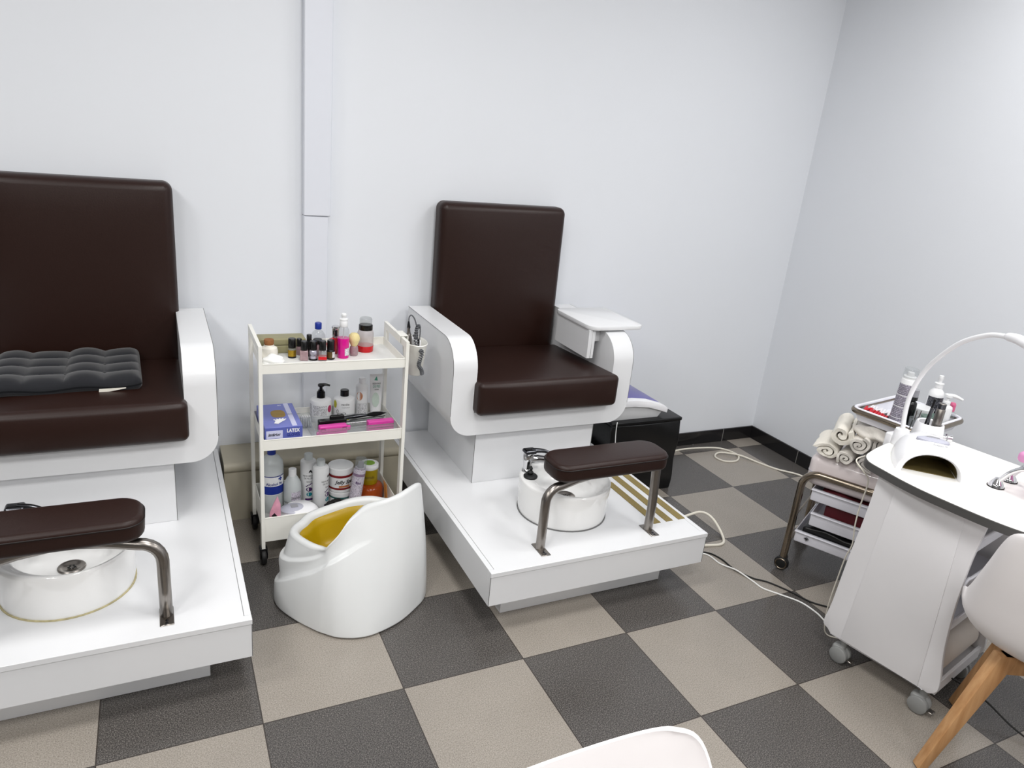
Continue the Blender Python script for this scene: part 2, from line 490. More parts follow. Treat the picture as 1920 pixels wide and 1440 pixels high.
# ================================================================== PEDICURE CHAIRS
OX, OY = 1.5725, .14
def make_pedi_chair():
    t = thing('pedicure_chair', 'brown leatherette pedicure chair with open side tray, left armrest beside the trolley', 'pedicure chair', (OX, OY, 0), group='pedicure chairs on white podiums')
    off = (OX, OY, 0)
    P = lambda n, bm, m, par=t, **k: obj(n, bm, m, par, off=off, **k)
    x0, x1, y0, y1 = 1.125, 2.020, .14, 1.300
    # podium: four boards and a top let in between the side boards
    bm = B(x0, x0 + .018, y0 + .0212, y1, .117, .245, .0008, 1)
    box(bm, x1 - .018, x1, y0 + .0212, y1, .117, .245, .0008, 1)
    box(bm, x0 + .0012, x1 - .0012, y0, y0 + .0205, .117, .2275, .0008, 1)
    box(bm, x0 + .0002, x0 + .018, y0 + .0010, y0 + .030, .117, .2275, .0008, 1)
    box(bm, x1 - .018, x1 - .0002, y0 + .0010, y0 + .030, .117, .2275, .0008, 1)
    box(bm, x0 + .0185, x1 - .0185, y0 + .018, y1, .120, .224)
    pod = P('podium', bm, 'lam')
    pl_ = [(x0 - .0005, y0 - .003), (x1 + .0005, y0 - .003), (x1 + .0005, y0 + .0200), (x1 - .0195, y0 + .0200), (x1 - .0195, y1), (x0 + .0195, y1), (x0 + .0195, y0 + .0200), (x0 - .0005, y0 + .0200)]
    P('podium_top', prism(bmesh.new(), pl_, .2287, .245, bev=.0008, seg=1), 'lam')
    P('podium_seam', join(B(x0 + .0175, x0 + .0200, y0 + .019, y1, .20, .2438), B(x1 - .02, x1 - .0175, y0 + .019, y1, .20, .2438), B(x0 + .002, x1 - .002, y0 + .0004, y0 + .02, .2268, .2292)), 'lamedge')
    P('corner_joint', B(x0 - .0002, x0 + .0014, y0 - .0002, y0 + .0012, .119, .228), 'lamedge')
    P('corner_joint', B(x1 - .0014, x1 + .0002, y0 - .0002, y0 + .0012, .119, .228), 'lamedge')
    st = []
    for a in (1.872, 1.930, 1.988):
        st.append(P('anti_slip_strip', B(a - .016, a + .016, .255, .66 if a > 1.9 else .60, .2448, .2468), 'grip', label='gold gritty strip'))
    P('plinth', B(1.223, 1.911, .236, 1.29, .0, .117, .001, 1), 'lam')
    P('pedestal', B(1.304, 1.852, .745, 1.285, .245, .483, .0012, 1), 'lam')
    for xx in (1.304, 1.852): P('corner_joint', B(xx - .0008, xx + .0008, .7442, .7458, .2455, .482), 'lamedge')
    # armrest shell: U front outline with rounded lower corners, arm tops rolling down at the front
    X0, X1, Y0, Y1, Z0, Z1 = 1.173, 1.975, .70, 1.262, .478, .852
    th, rz_, rt = .096, .085, .115
    ys = [Y0 + rt * (1 - math.cos(i / 12 * PI / 2)) for i in range(13)] + [.95, 1.1, Y1]
    def ring(y):
        d = y - Y0
        zt = Z1 if d >= rt else Z1 - rt + math.sqrt(max(0, rt * rt - (rt - d) ** 2))
        p = arc_pts((X0 + rz_, Z0 + rz_), rz_, PI, 1.5 * PI, 10) + arc_pts((X1 - rz_, Z0 + rz_), rz_, 1.5 * PI, 2 * PI, 10)
        p += [(X1, zt), (X1 - th, zt), (X1 - th, .572), (X0 + th, .572), (X0 + th, zt), (X0, zt)]
        return p
    bm = bmesh.new(); rings = []
    for y in ys: rings.append([bm.verts.new((a, y, b)) for a, b in ring(y)])
    n = len(rings[0])
    for p, q in zip(rings[:-1], rings[1:]):
        for i in range(n): bm.faces.new((p[i], q[i], q[(i + 1) % n], p[(i + 1) % n]))
    def capf(rg, flip):
        nn = 22
        # bottom slab polygon + two arms
        pol = [rg[:nn] + [rg[nn + 2], rg[nn + 3]], [rg[nn - 1], rg[nn], rg[nn + 1], rg[nn + 2]], [rg[0], rg[nn + 3], rg[nn + 4], rg[nn + 5]]]
        for f in pol: bm.faces.new(f[::-1] if flip else f)
    capf(rings[0], False); capf(rings[-1], True)
    bmesh.ops.recalc_face_normals(bm, faces=bm.faces)
    sh = P('armrest_shell', bm, 'lam', smooth=35)
    # dark hairline where the edge band meets the outer panel
    for xx in (X0 - .0004, X1 + .0004):
        bm = bmesh.new()
        pts = [(xx, y, (Z1 if y - Y0 >= rt else Z1 - rt + math.sqrt(max(0, rt * rt - (rt - (y - Y0)) ** 2))) - .0006) for y in ys[::-1]]
        pts += [(xx, Y0 + .0006, z) for z in (.70, .64, .60, Z0 + rz_)]
        tube(bm, pts, .0011, 5)
        P('edge_joint', bm, 'lamedge')
    # seat and back
    def seat_def(c):
        u = (c.x - 1.575) / .30; v = (c.y - .92) / .29
        top = (c.z - .57) / .13
        if top > .6: c.z += .012 * max(0, 1 - u * u) * max(0, 1 - v * v)
        c.z -= .028 * max(0, (c.y - .66)) / .55 * max(0, top)
        if c.y < .72: c.y -= .012 * max(0, 1 - u ** 4) * max(0, 1 - ((c.z - .64) / .075) ** 2)
        return c
    se = P('seat', CU(1.262, 1.888,   .648, 1.205, .572, .706, .022, deform=seat_def), 'leather', smooth=60)
    def rim_tube(x0, x1, za, y0, y1):
        return [(x0, y0, za), (x1, y0, za), (x1, y1, za), (x0, y1, za)]
    def back_def(c):
        u = (c.x - 1.574) / .30; w = (c.z - .97) / .36
        if c.y < 1.25: c.y -= .014 * max(0, 1 - u ** 4) * max(0, 1 - w ** 4)
        c.y += .012 * (c.z - .62) - .004
        return c
    ba = P('backrest', CU(1.276, 1.872, 1.205, 1.300, .62, 1.302, .032, deform=back_def), 'leather', smooth=60)
    for xx in (1.279, 1.869):
        P('back_seam', TB([(xx, 1.222, .66), (xx, 1.226, .9), (xx, 1.23, 1.27)], .0018, 6, 4), 'piping', ba)
    # basin
    cx, cy, zb = 1.560, .456, .245
    bm = bmesh.new()
    def oring(dx, dy, r, z, ry=None):
        return [bm.verts.new((cx + dx + r * math.cos(2 * PI * i / 48), cy + dy + (ry or r) * math.sin(2 * PI * i / 48), zb + z)) for i in range(48)]
    ix, iy = .010, -.006
    rr = [oring(0, 0, .168, .0), oring(0, 0, .171, .02), oring(0, 0, .175, .125), oring(0, 0, .174, .134), oring(0, 0, .170, .138),
          oring(.018, -.014, .152, .138), oring(.018, -.014, .147, .134), oring(.017, -.012, .142, .12), oring(ix, iy, .132, .092), oring(ix, iy, .114, .070), oring(ix, iy, .07, .060), oring(ix, iy, .028, .0565)]
    for p, q in zip(rr[:-1], rr[1:]):
        for i in range(48): bm.faces.new((p[i], p[(i + 1) % 48], q[(i + 1) % 48], q[i]))
    bm.faces.new(rr[-1]); bm.faces.new(rr[0][::-1])
    bas = P('foot_basin', bm, 'ceramic', smooth=50)
    P('drain', L_([(0.0, .0585), (.012, .0585), (.012, .0570), (.020, .0580), (.024, .0615), (.033, .0625), (.036, .0605), (.036, .054)], 28, c=(cx + ix, cy + iy, zb)), 'steel', bas)
    for i in range(6):
        bm = bmesh.new()
        lathe(bm, [(0, .0597), (.0034, .0595), (.0034, .058)], 8, c=(cx + ix + .008 * math.cos(i * PI / 3), cy + iy + .008 * math.sin(i * PI / 3), zb))
        P('drain_hole', bm, 'blackrub', bas)
    P('overflow_slot', B(cx + .117, cx + .1215, cy + .005, cy + .05, zb + .110, zb + .116, .003, 2), 'darkchrome', bas)
    P('seal_ring', tube(bmesh.new(), [(cx + .1695 * math.cos(2 * PI * i / 48), cy + .1695 * math.sin(2 * PI * i / 48), zb + .001) for i in range(48)], .0032, 6, True), 'lamedge', bas)
    # mixer tap on the back-left deck of the basin
    tx, ty, tz = cx - .121, cy + .084, zb + .138
    fa = P('mixer_tap', join(L_([(.022, 0), (.022, .006), (.017, .012), (.018, .034), (.021, .044), (.022, .068), (.018, .075), (.0, .077)], 24, c=(tx, ty, tz)),
                             TB([(tx, ty, tz + .046), (tx + .04, ty - .016, tz + .052), (tx + .075, ty - .030, tz + .046), (tx + .092, ty - .038, tz + .034)], [.017] * 6 + [.0155] * 6 + [.0145] * 7, 14, 6)), 'chrome')
    P('tap_lever', join(CU(tx - .023, tx + .026, ty - .021, ty + .019, tz + .075, tz + .091, .0075, nin=3),
                        TB([(tx + .01, ty, tz + .084), (tx + .05, ty - .018, tz + .086), (tx + .095, ty - .040, tz + .074)], [.011, .0105, .010, .0095, .009, .0085, .008, .0075, .007, .0065, .006, .006, .006], 10, 6)), 'darkchrome', fa)
    P('plug', join(L_([(.0, 0), (.026, 0), (.027, .006), (.022, .011), (.010, .013), (.0, .013)], 20, c=(tx - .012, ty - .052, tz)),
                   L_([(.009, .012), (.012, .02), (.006, .028), (.008, .036), (.003, .045), (0, .046)], 12, c=(tx - .013, ty - .050, tz))), 'blackrub', fa, label='black rubber plug')
    # footrest: bent tube legs and a padded bar
    lx0, lx1, ly, lz = 1.349, 1.807, .228, .245
    fr = P('footrest', prism(bmesh.new(), rrect(1.372, 1.842, .200, .354, (.050, .050, .062, .062), 8), .499, .562, bev=.016, seg=4), 'leather', smooth=60)
    P('footrest_piping', tube(bmesh.new(), [(a, b, .5465) for a, b in rrect(1.3715, 1.8425, .1995, .3545, (.0505, .0505, .0625, .0625), 8)], .0022, 6, True), 'piping', fr)
    def leg(x, s):
        if s == 0: return tube(bmesh.new(), [(x, ly, lz), (x, ly, lz + .1), (x, ly + .004, .40), (x, ly + .012, .503)], .0165, 14)
        p = [(x, ly, lz), (x, ly, lz + .08), (x, ly, .40)] + [(x + s * .055 * (1 - math.cos(k / 6 * PI / 2)), ly + .012 * k / 6, .418 + .055 * math.sin(k / 6 * PI / 2)) for k in range(7)] + [(x + s * .13, ly + .03, .481), (x + s * .2, ly + .045, .4825)]
        return tube(bmesh.new(), p, .0165, 14)
    l1 = P('footrest_leg', leg(lx0, 1), 'steel')
    l2 = P('footrest_leg', leg(lx1, 0), 'steel')
    global BENT
    bb = leg(lx1, -1); bmesh.ops.translate(bb, vec=-Vector(off), verts=bb.verts); BENT = bpy.data.meshes.new('footrest_leg'); bb.to_mesh(BENT); bb.free(); BENT.materials.append(M['steel']); BENT.polygons.foreach_set('use_smooth', [True] * len(BENT.polygons))
    for l, x in ((l1, lx0), (l2, lx1)):
        fb = B(x - .018, x + .018, ly - .050, ly + .034, lz - .001, lz + .003, .002, 1)
        P('flange', fb, 'steel', l)
        for yy in (-.042, -.030):
            bm = bmesh.new(); lathe(bm, [(.004, .003), (.0035, .0055), (0, .006)], 10, c=(x, ly + yy, lz))
            P('screw', bm, 'darkchrome', l)
    return t
PC = make_pedi_chair()
LC = dup(PC, (OX - 1.628, OY, 0), 0, 'brown leatherette pedicure chair with a black quilted cushion on its seat', skip=('anti_slip_strip',))
# the tray table only the right-hand chair carries
tr = obj('side_tray', prism(bmesh.new(), rrect(1.800, 2.066, .782, 1.102, (.045, .03, .03, .04), 6), .858, .876, bev=.003), 'lam', PC, off=(OX, OY, 0))
bm = B(1.806, 1.8235, .800, 1.075, .735, .8575, .001, 1)
box(bm, 1.8245, 1.8375, .800, 1.075, .735, .8575, .001, 1)
box(bm, 1.838, 1.878, .83, 1.07, .80, .8575)
obj('tray_bracket', bm, 'lam', PC, off=(OX, OY, 0))
for c in LC.children:
    if c.name.startswith('footrest_leg') and max(v.co.x for v in c.data.vertices) > .2: c.data = BENT
    if c.name.split('.')[0] in ('armrest_shell', 'edge_joint', 'seat', 'backrest'): c.location.x += .012
    if c.name.startswith('backrest'): c.location.x += .018; c.location.z += .014
    if c.name.startswith('footrest') and not c.name.startswith('footrest_leg'): c.location.x -= .072
# old silicone at the left basin
sb_ = [c for c in LC.children if c.name.startswith('foot_basin')][0]
for c in sb_.children:
    if c.name.startswith('seal_ring'):
        c.data = c.data.copy(); c.data.materials[0] = M['seal']; c['label'] = 'stained cream silicone bead'
        c.scale = (1, 1, 1)

# black quilted seat pad on the left chair
px, py, pz = -.075, .99, .713
t = thing('seat_cushion', 'black quilted square seat pad lying on brown chair', 'cushion', (px, py, pz), rz=math.radians(2))
def pad_def(c):
    u = c.x / .215; v = c.y / .2
    a = abs(math.sin((u * .5 + .5) * 4 * PI)); b = abs(math.sin((v * .5 + .5) * 4 * PI))
    e = min(1, (1 - abs(u)) * 6 + .25) * min(1, (1 - abs(v)) * 6 + .25)
    if c.z > .0: c.z += .016 * (a * b) ** .5 * e - .006
    c.z += -.050 * c.y + .004 * math.sin(7 * u)
    return c
obj('pad', CU(-.215, .215, -.2, .2, -.022, .024, .018, deform=pad_def, nin=40, nc=3), 'pad', t, smooth=70)
for i in range(1, 4):
    for j in range(1, 4):
        obj('tuft_button', L_([(0, .006), (.006, .005), (.008, .002), (.007, 0)], 10, c=(-.215 + .1075 * i, -.2 + .1 * j, .014 - .05 * (-.2 + .1 * j))), 'pad', t)
obj('care_tag', prism(bmesh.new(), [(.092, -.010), (.168, .002), (.168, .004), (.094, .004)], -.2075, -.2045, axis='y'), 'tag', t, label='white care tag')

# ================================================================== THREE-TIER TROLLEY
CX0, CX1, CY0, CY1 = .497, 1.021, .770, 1.060
t = thing('trolley', 'white three-tier steel trolley crowded with bottles, between the two pedicure chairs', 'trolley', ((CX0 + CX1) / 2, (CY0 + CY1) / 2, 0))
off = t.location[:]
for sx, xa, xb in ((-1, CX0, CX0 + .012), (1, CX1 - .012, CX1)):
    bm = prism(bmesh.new(), [(CY0, .066), (CY0 + .028, .066), (CY0 + .028, .816), (CY1 - .028, .816), (CY1 - .028, .066), (CY1, .066), (CY1, .842), (CY0, .842)], xa, xb, axis='x')
    obj('side_frame', bm, 'cart', t, off=off)
def cart_tray(z0, z1):
    a, b, c, d = CX0 + .0125, CX1 - .0125, CY0 + .004, CY1 - .004
    w = .0025
    bm = B(a, b, c, c + w, z0, z1); box(bm, a, b, d - w, d, z0, z1)
    box(bm, a, a + w, c + w, d - w, z0, z1); box(bm, b - w, b, c + w, d - w, z0, z1)
    tr_ = obj('tray', bm, 'cart', t, off=off)
    obj('tray_floor', B(a + w, b - w, c + w, d - w, z0 + .002, z0 + .006), 'mesh', tr_, off=off)
    bm = bmesh.new()
    tube(bm, [(a + .001, c + .001, z1), (b - .001, c + .001, z1), (b - .001, d - .001, z1), (a + .001, d - .001, z1)], .0024, 6, True)
    obj('tray_rim', bm, 'cart', tr_, off=off)
ZT, ZM, ZB = .744, .459, .093
for z0, z1 in ((ZT, .778), (ZM, .499), (ZB, .190)): cart_tray(z0, z1)
for xx in (CX0 + .006, CX1 - .006):
    for yy in (CY0 + .015, CY1 - .015):
        w = obj('caster', join(xf(L_([(0, -.009), (.026, -.009), (.029, -.005), (.029, .005), (.026, .009), (0, .009)], 22), ry=PI / 2, loc=(xx, yy - .008, .030))), 'blackrub', t, off=off)
        bm = B(xx - .014, xx - .010, yy - .024, yy + .014, .026, .060, .002, 1); box(bm, xx + .010, xx + .014, yy - .024, yy + .014, .026, .060, .002, 1)
        box(bm, xx - .014, xx + .014, yy - .014, yy + .016, .056, .066, .002, 1)
        obj('caster_fork', bm, 'blackpl', w, off=off)
zt, zm, zb = ZT + .0062, ZM + .0062, ZB + .0062
RZ = -.19

# ---- small goods helpers (all local, label side facing -Y)
def bottle(name, label, cat, loc, prof, m, group=None, rz=RZ, seg=28, part='body', rx=0, ry=0, sx=1, sy=1):
    t = thing(name, label, cat, loc, rz, group, rx, ry)
    obj(part, L_(prof, seg, sx=sx, sy=sy), m, t)
    return t
def P_(n, bm, m, t, **k): return obj(n, bm, m, t, **k)

# ---------- top tray
t = bottle('jar', 'cream porcelain jar with a brown cork at the left end of the top tray', 'jar', (.553, .934, zt), [(0, 0), (.026, 0), (.030, .004), (.0305, .03), (.028, .039), (.018, .045), (.017, .050), (.016, .050), (0, .049)], 'creamgl')
P_('cork', L_([(.0148, .047), (.0165, .052), (.0172, .066), (.016, .069), (0, .069)], 20), 'cork', t)
t = thing('cotton_wad', 'crumpled white cotton wad at front left corner of the top tray', 'cotton', (.555, .848, zt + .016))
bm = bmesh.new(); bmesh.ops.create_icosphere(bm, subdivisions=4, radius=1)
for v in bm.verts:
    n = v.co.normalized(); k = 1 + .10 * math.sin(5 * n.x + 2) * math.sin(4 * n.y) + .06 * math.sin(9 * n.z + 3 * n.x)
    v.co = Vector((n.x * .037 * k, n.y * .026 * k, max(-.0158, n.z * .022 * k)))
P_('wad', bm, 'cotton', t, smooth=180)
def polish(label, loc, body, cap_r, cap_h, bw, bh, square=False, capm='blackcap', liq=None, lab=None, base=None):
    t = thing('nail_polish', label, 'nail polish', loc, RZ, 'nail polish bottles on the top tray')
    if square: P_('bottle', CU(-bw, bw, -bw, bw, 0, bh, .004, nin=2, nc=2), body, t)
    else: P_('bottle', L_([(0, 0), (bw - .001, 0), (bw, .002), (bw, bh - .004), (bw - .003, bh), (cap_r * .8, bh + .002), (0, bh + .002)], 24), body, t)
    P_('cap', L_([(cap_r, bh + .0015), (cap_r, bh + cap_h - .002), (cap_r - .0015, bh + cap_h), (0, bh + cap_h)], 22), capm, t)
    if liq: P_('liquid', CU(-bw - .0003, bw + .0003, -bw - .0003, bw + .0003, .0045, bh * .45, .002, nin=2, nc=2) if square else L_([(0, .002), (bw - .0015, .002), (bw - .0015, bh * .45), (0, bh * .45)], 20), liq, t)
    if lab:
        R = bw + .0004
        P_('label', lathe(bmesh.new(), [(R, bh * .12 + .002), (R, bh - .006)], 18, a0=-1.25, a1=1.25), lab, t)
    if base: P_('base_band', L_([(bw + .0003, 0.0005), (bw + .0003, .007)], 24), base, t)
    return t
t = polish('black-capped nail polish with gold label and black foot, leftmost of the group', (.632, .929, zt), 'clearg', .0135, .036, .0145, .036, lab='gold', base='blackcap')
t = polish('small black-capped polish behind the gold-labelled one', (.662, .958, zt), 'rose', .0095, .030, .011, .032)
t = polish('clear square polish bottle with black cap in the front row, right of the gold-labelled one', (.668, .893, zt), 'rose', .0115, .034, .0145, .037, square=True)
t = polish('tall slim black-capped polish standing highest in the row', (.694, .938, zt), 'blackcap', .0090, .044, .0105, .038)
t = polish('silver polish with black lettering on it and black cap', (.700, .890, zt), 'silver', .0125, .034, .0145, .037, base='blackcap')
text('lettering', 'MAGIC', .011, 'ink', t, at=(0, 0, .020), R=.0149, a=-.35, shear=.2)
t = polish('short polish with wide flat black cap behind the silver one', (.726, .945, zt), 'rose', .0165, .018, .015, .044)
t = polish('square clear polish bottle with red residue and black cap', (.731, .880, zt), 'clearg', .0120, .036, .0145, .038, square=True, liq='red')
t = polish('dark polish with brown and white label, rightmost of the front row', (.763, .892, zt), 'blackcap', .0135, .036, .0148, .036, lab='brown')
label_patch('label', 'txt', t, .0154, .008, .030, .35, 1.2)
t = bottle('bottle', 'clear round bottle with navy blue cap at back of top tray', 'bottle', (.738, .996, zt), [(0, 0), (.026, 0), (.0275, .003), (.0275, .045), (.026, .062), (.018, .076), (.011, .082), (.010, .088), (0, .088)], 'clear')
P_('cap', L_([(.0125, .086), (.0125, .108), (.011, .110), (0, .110)], 20), 'bluecap', t)
t = thing('perfume_bottle', 'fan-shaped red glass bottle with silver cap behind the dark polishes', 'bottle', (.794, .956, zt), RZ)
P_('flacon', prism(bmesh.new(), [(-.030, .004), (-.026, 0), (.026, 0), (.030, .004), (.034, .040), (.022, .056), (.010, .062), (-.010, .062), (-.022, .056), (-.034, .040)], -.012, .012, axis='y', bev=.004), 'perf', t)
P_('cap', L_([(.011, .062), (.0125, .064), (.0135, .098), (.0155, .100), (.0150, .106), (.008, .109), (0, .109)], 20), 'chrome', t)
P_('cap_window', lathe(bmesh.new(), [(.0141, .070), (.0141, .094)], 6, a0=-.1, a1=.45), 'ink', t)
t = bottle('spray_bottle', 'clear spray bottle half full of magenta liquid with white pump', 'spray bottle', (.811, .904, zt), [(0, 0), (.018, 0), (.0205, .003), (.021, .09), (.020, .104), (.015, .117), (.0125, .121), (0, .121)], 'clear')
P_('liquid', L_([(0, .0008), (.0184, -.0002), (.0208, .003), (.0213, .076), (0, .076)], 28), 'magenta', t)
pm = P_('pump', L_([(.0135, .118), (.0145, .120), (.0145, .139), (.0125, .142), (.0155, .144), (.0150, .148), (.008, .150), (.008, .155), (.0095, .157), (.0095, .165), (.007, .168), (0, .168)], 24), 'whitepl', t)
P_('nozzle', B(-.0045, .0045, -.0125, .0, .158, .167, .002, 2), 'whitepl', pm)
P_('dip_tube', L_([(.0018, .02), (.0018, .118)], 8), 'milky', t)
label_patch('label', 'txt', t, .0217, .012, .040, .25, 1.15)
t = bottle('kabuki_brush', 'small brush with pale yellow bristle ball on a pinkish glass pot', 'brush', (.856, .925, zt), [(0, 0), (.013, 0), (.0155, .004), (.0165, .020), (.015, .032), (.0125, .037), (0, .037)], 'rose')
P_('bristles', L_([(.010, .036), (.0125, .040), (.020, .058), (.0215, .066), (.019, .078), (.012, .085), (0, .087)], 26), 'puff', t)
t = bottle('pump_dispenser', 'frosted press dispenser with black collar and red liquid at right of top tray', 'dispenser', (.912, .975, zt), [(0, 0), (.028, 0), (.0305, .004), (.031, .072), (.028, .082), (.024, .086), (0, .086)], 'milky')
M['frost'] = mat('frosted_plastic', 'c4bcbc', 0.25, alpha=0.5)
t.children[0].data.materials[0] = M['frost']
P_('liquid', L_([(0, .0008), (.0283, -.0002), (.0308, .004), (.0313, .024), (0, .024)], 28), 'red', t)
P_('collar', L_([(.0255, .084), (.0262, .086), (.0262, .103), (.024, .105), (0, .105)], 26), 'blackcap', t)
P_('dome', L_([(.0225, .104), (.0238, .107), (.0238, .126), (.021, .131), (.0, .132)], 26), 'clearg', t)
t = thing('flat_case', 'shallow khaki plastic case with a ridge, lying at the back of the top tray', 'case', (.606, 1.014, zt), 0)
P_('body', CU(-.082, .082, -.034, .034, 0, .030, .004, nin=3, nc=2), 'khaki', t)
P_('lid', CU(-.084, .084, -.036, .036, .0305, .056, .005, nin=3, nc=2), 'khaki', t)

# ---------- basket on the trolley's right side with drill handpieces
bx, by, bz = 1.074, .872, .690
t = thing('hanging_basket', 'cream plastic bin hooked over the right end of the trolley', 'basket', (bx, by, bz))
bm = bmesh.new()
def ov(rx, ry, z, n=32): return [bm.verts.new((rx * math.cos(2 * PI * i / n), ry * math.sin(2 * PI * i / n), z)) for i in range(n)]
rg = [ov(.028, .050, 0), ov(.031, .055, .004), ov(.043, .074, .118), ov(.046, .077, .124), ov(.044, .075, .127), ov(.041, .072, .122), ov(.030, .054, .008)]
for p, q in zip(rg[:-1], rg[1:]):
    for i in range(32): bm.faces.new((p[i], p[(i + 1) % 32], q[(i + 1) % 32], q[i]))
bm.faces.new(rg[0][::-1]); bm.faces.new(rg[-1])
P_('bin', bm, 'cart', t, smooth=50)
bm = B(-.068, -.036, -.035, .035, .1535, .1565, .001, 1); box(bm, -.0685, -.0665, -.035, .035, .128, .1565, .0008, 1); box(bm, -.0395, -.0365, -.035, .035, .100, .1565, .001, 1)
P_('hook', bm, 'cart', t)
t = thing('drill_handpiece', 'silver nail drill handpiece with dark cord standing in the bin', 'nail drill', (bx - .018, by - .002, bz + .010), 0, ry=-.05)
P_('handle', L_([(0, 0), (.010, 0), (.011, .01), (.0115, .10), (.0115, .135), (.009, .142), (.0065, .150), (.0055, .166), (0, .167)], 20), 'steel', t)
P_('strain_relief', L_([(.006, .166), (.007, .170), (.0045, .186), (.003, .193), (0, .193)], 14), 'darkchrome', t)
P_('cord', TB([(0, 0, .190), (.002, 0, .208), (.010, -.002, .216), (.022, -.004, .200), (.030, -.006, .165), (.034, -.008, .120)], .0026, 8, 8), 'greycord', t)
t = thing('coil_cord', 'grey coiled cord looping over the rim of the bin', 'cord', (bx, by, bz + .13))
pts = [(.022, .008, -.09), (.021, .004, -.01), (.020, .0, .035), (.012, -.008, .056), (.0, -.018, .045), (-.006, -.030, .010), (-.002, -.055, -.02), (.002, -.0855, -.025), (-.006, -.089, -.055), (-.008, -.087, -.075), (.004, -.085, -.095), (.008, -.083, -.112)]
sp = smooth_path(pts, 40)
bm = bmesh.new(); helix = []
T_ = len(sp)
for i, p in enumerate(sp):
    if i < 80: helix.append(p); continue
    a = i * .62
    d = (sp[min(i + 1, T_ - 1)] - sp[max(i - 1, 0)]).normalized(); n1 = d.cross(Vector((1, 0.2, 0.1))).normalized(); n2 = d.cross(n1)
    r = .0062 * min(1, (i - 80) / 60)
    helix.append(p + n1 * r * math.cos(a) + n2 * r * math.sin(a))
P_('coil', tube(bm, helix, .0022, 6), 'greycord', t)
t = thing('drill_unit', 'small white drill control unit with black edge standing in the bin', 'nail drill unit', (bx + .010, by + .018, bz + .012))
P_('case', CU(-.012, .012, -.034, .034, 0, .118, .006, nin=2, nc=3), 'devw', t)
P_('black_edge', TB([(.0, -.0348, .090), (.0, -.0348, .114), (0, -.028, .1195), (0, .028, .1195)], .0045, 8, 4), 'blackpl', t)
P_('hose_stub', TB([(.0, .0, .118), (.0, .0, .135), (.002, -.004, .146)], .007, 10, 4), 'hose', t)

# ---------- middle tray
t = thing('glove_box', 'periwinkle blue box of latex gloves with an oval opening on top', 'box', (.5795, .896, zm), math.radians(0))
bw, bd, bh = .0645, .112, .076
P_('carton', B(-bw, bw, -bd, bd, 0, bh, .0012, 1), 'glovebox', t)
P_('front_panel', B(-bw + .0005, bw - .0005, -bd - .0006, -bd + .001, .0005, bh - .002), 'glovedark', t)
P_('brand_plate', B(-.060, -.004, -bd - .0012, -bd, .034, .064), 'lavender', t)
text('lettering', 'LATEX', .0185, 'inkw', t, bold=.025, at=(.032, -bd - .0012, .060), sx=.8)
text('lettering', 'GLOVES', .0160, 'inkb', t, bold=.025, at=(.032, -bd - .0012, .044), sx=.78)
text('lettering', 'intérior', .0165, 'ink', t, bold=.025, at=(-.033, -bd - .0018, .049), sx=.8, shear=.25)
P_('top_band', B(.030, .047, -bd + .004, bd, bh - .0005, bh + .0006), 'lavender', t)
text('lettering', 'EN 25', .012, 'ink', t, at=(.0385, .0, bh + .0011), flat=True, sx=.55)
text('lettering', '80', .014, 'inkw', t, at=(.014, .092, bh + .0010), flat=True)
bm = bmesh.new(); bm.faces.new([bm.verts.new((-.002 + .025 * math.copysign(abs(math.cos(q)) ** .7, math.cos(q)), .012 + .036 * math.copysign(abs(math.sin(q)) ** .7, math.sin(q)), bh + .0006)) for q in [2 * PI * k / 40 for k in range(40)]])
P_('opening', bm, 'glove', t, smooth=0, label='tan gloves showing in the oval opening')
bm = bmesh.new()
hand = [(-.028, -.064), (-.014, -.069), (-.002, -.056), (.010, -.046), (.020, -.034), (.017, -.031), (.008, -.036), (.012, -.026), (.008, -.025), (.0, -.033), (.0, -.025), (-.004, -.025), (-.008, -.034), (-.012, -.027), (-.016, -.028), (-.015, -.037), (-.024, -.031), (-.027, -.035), (-.020, -.043)]
vs = [bm.verts.new((a, b * 1.15 - .004, bh + .0012)) for a, b in hand]; bm.faces.new(vs)
P_('hand_symbol', bm, 'inkw', t)

def round_bottle(label, loc, R, h, sh, capr, cap0, cap1, capm, name='bottle', cat='bottle', m='whitepl', rz=RZ, rx=0, ry=0, sx=1, sy=1):
    t = bottle(name, label, cat, loc, [(0, 0), (R - .002, 0), (R, .003), (R, sh), (R * .94, sh + (h - sh) * .45), (R * .6, sh + (h - sh) * .85), (capr * .92, h), (capr * .85, cap0 + .001), (0, cap0 + .001)], m, rz=rz, rx=rx, ry=ry, sx=sx, sy=sy)
    P_('cap', L_([(capr, cap0), (capr, cap1 - .002), (capr - .002, cap1), (0, cap1)], 22), capm, t)
    return t
# pump bottle
R = .041
t = round_bottle('squat white bottle with black pump and red flower print', (.752, 1.003, zm), R, .094, .080, .016, .094, .118, 'blackcap', name='lotion_bottle')
P_('pump_head', join(L_([(.011, .117), (.011, .124), (.006, .126), (.006, .138), (.012, .140), (.012, .147), (0, .148)], 18), TB([(-.008, 0, .144), (.015, 0, .146), (.034, -.002, .143)], [.006, .006, .006, .006, .0055, .005, .0045, .004, .004], 8, 4)), 'blackcap', t)
label_patch('label', 'txt', t, R + .0004, .030, .072, -.75, .55)
bm = bmesh.new(); disc_patch(bm, R + .0006, .056, .92, .011, .015); P_('flower_print', bm, 'pinkprint', t)
label_patch('barcode', 'txt', t, R + .0004, .012, .074, -1.5, -1.0)
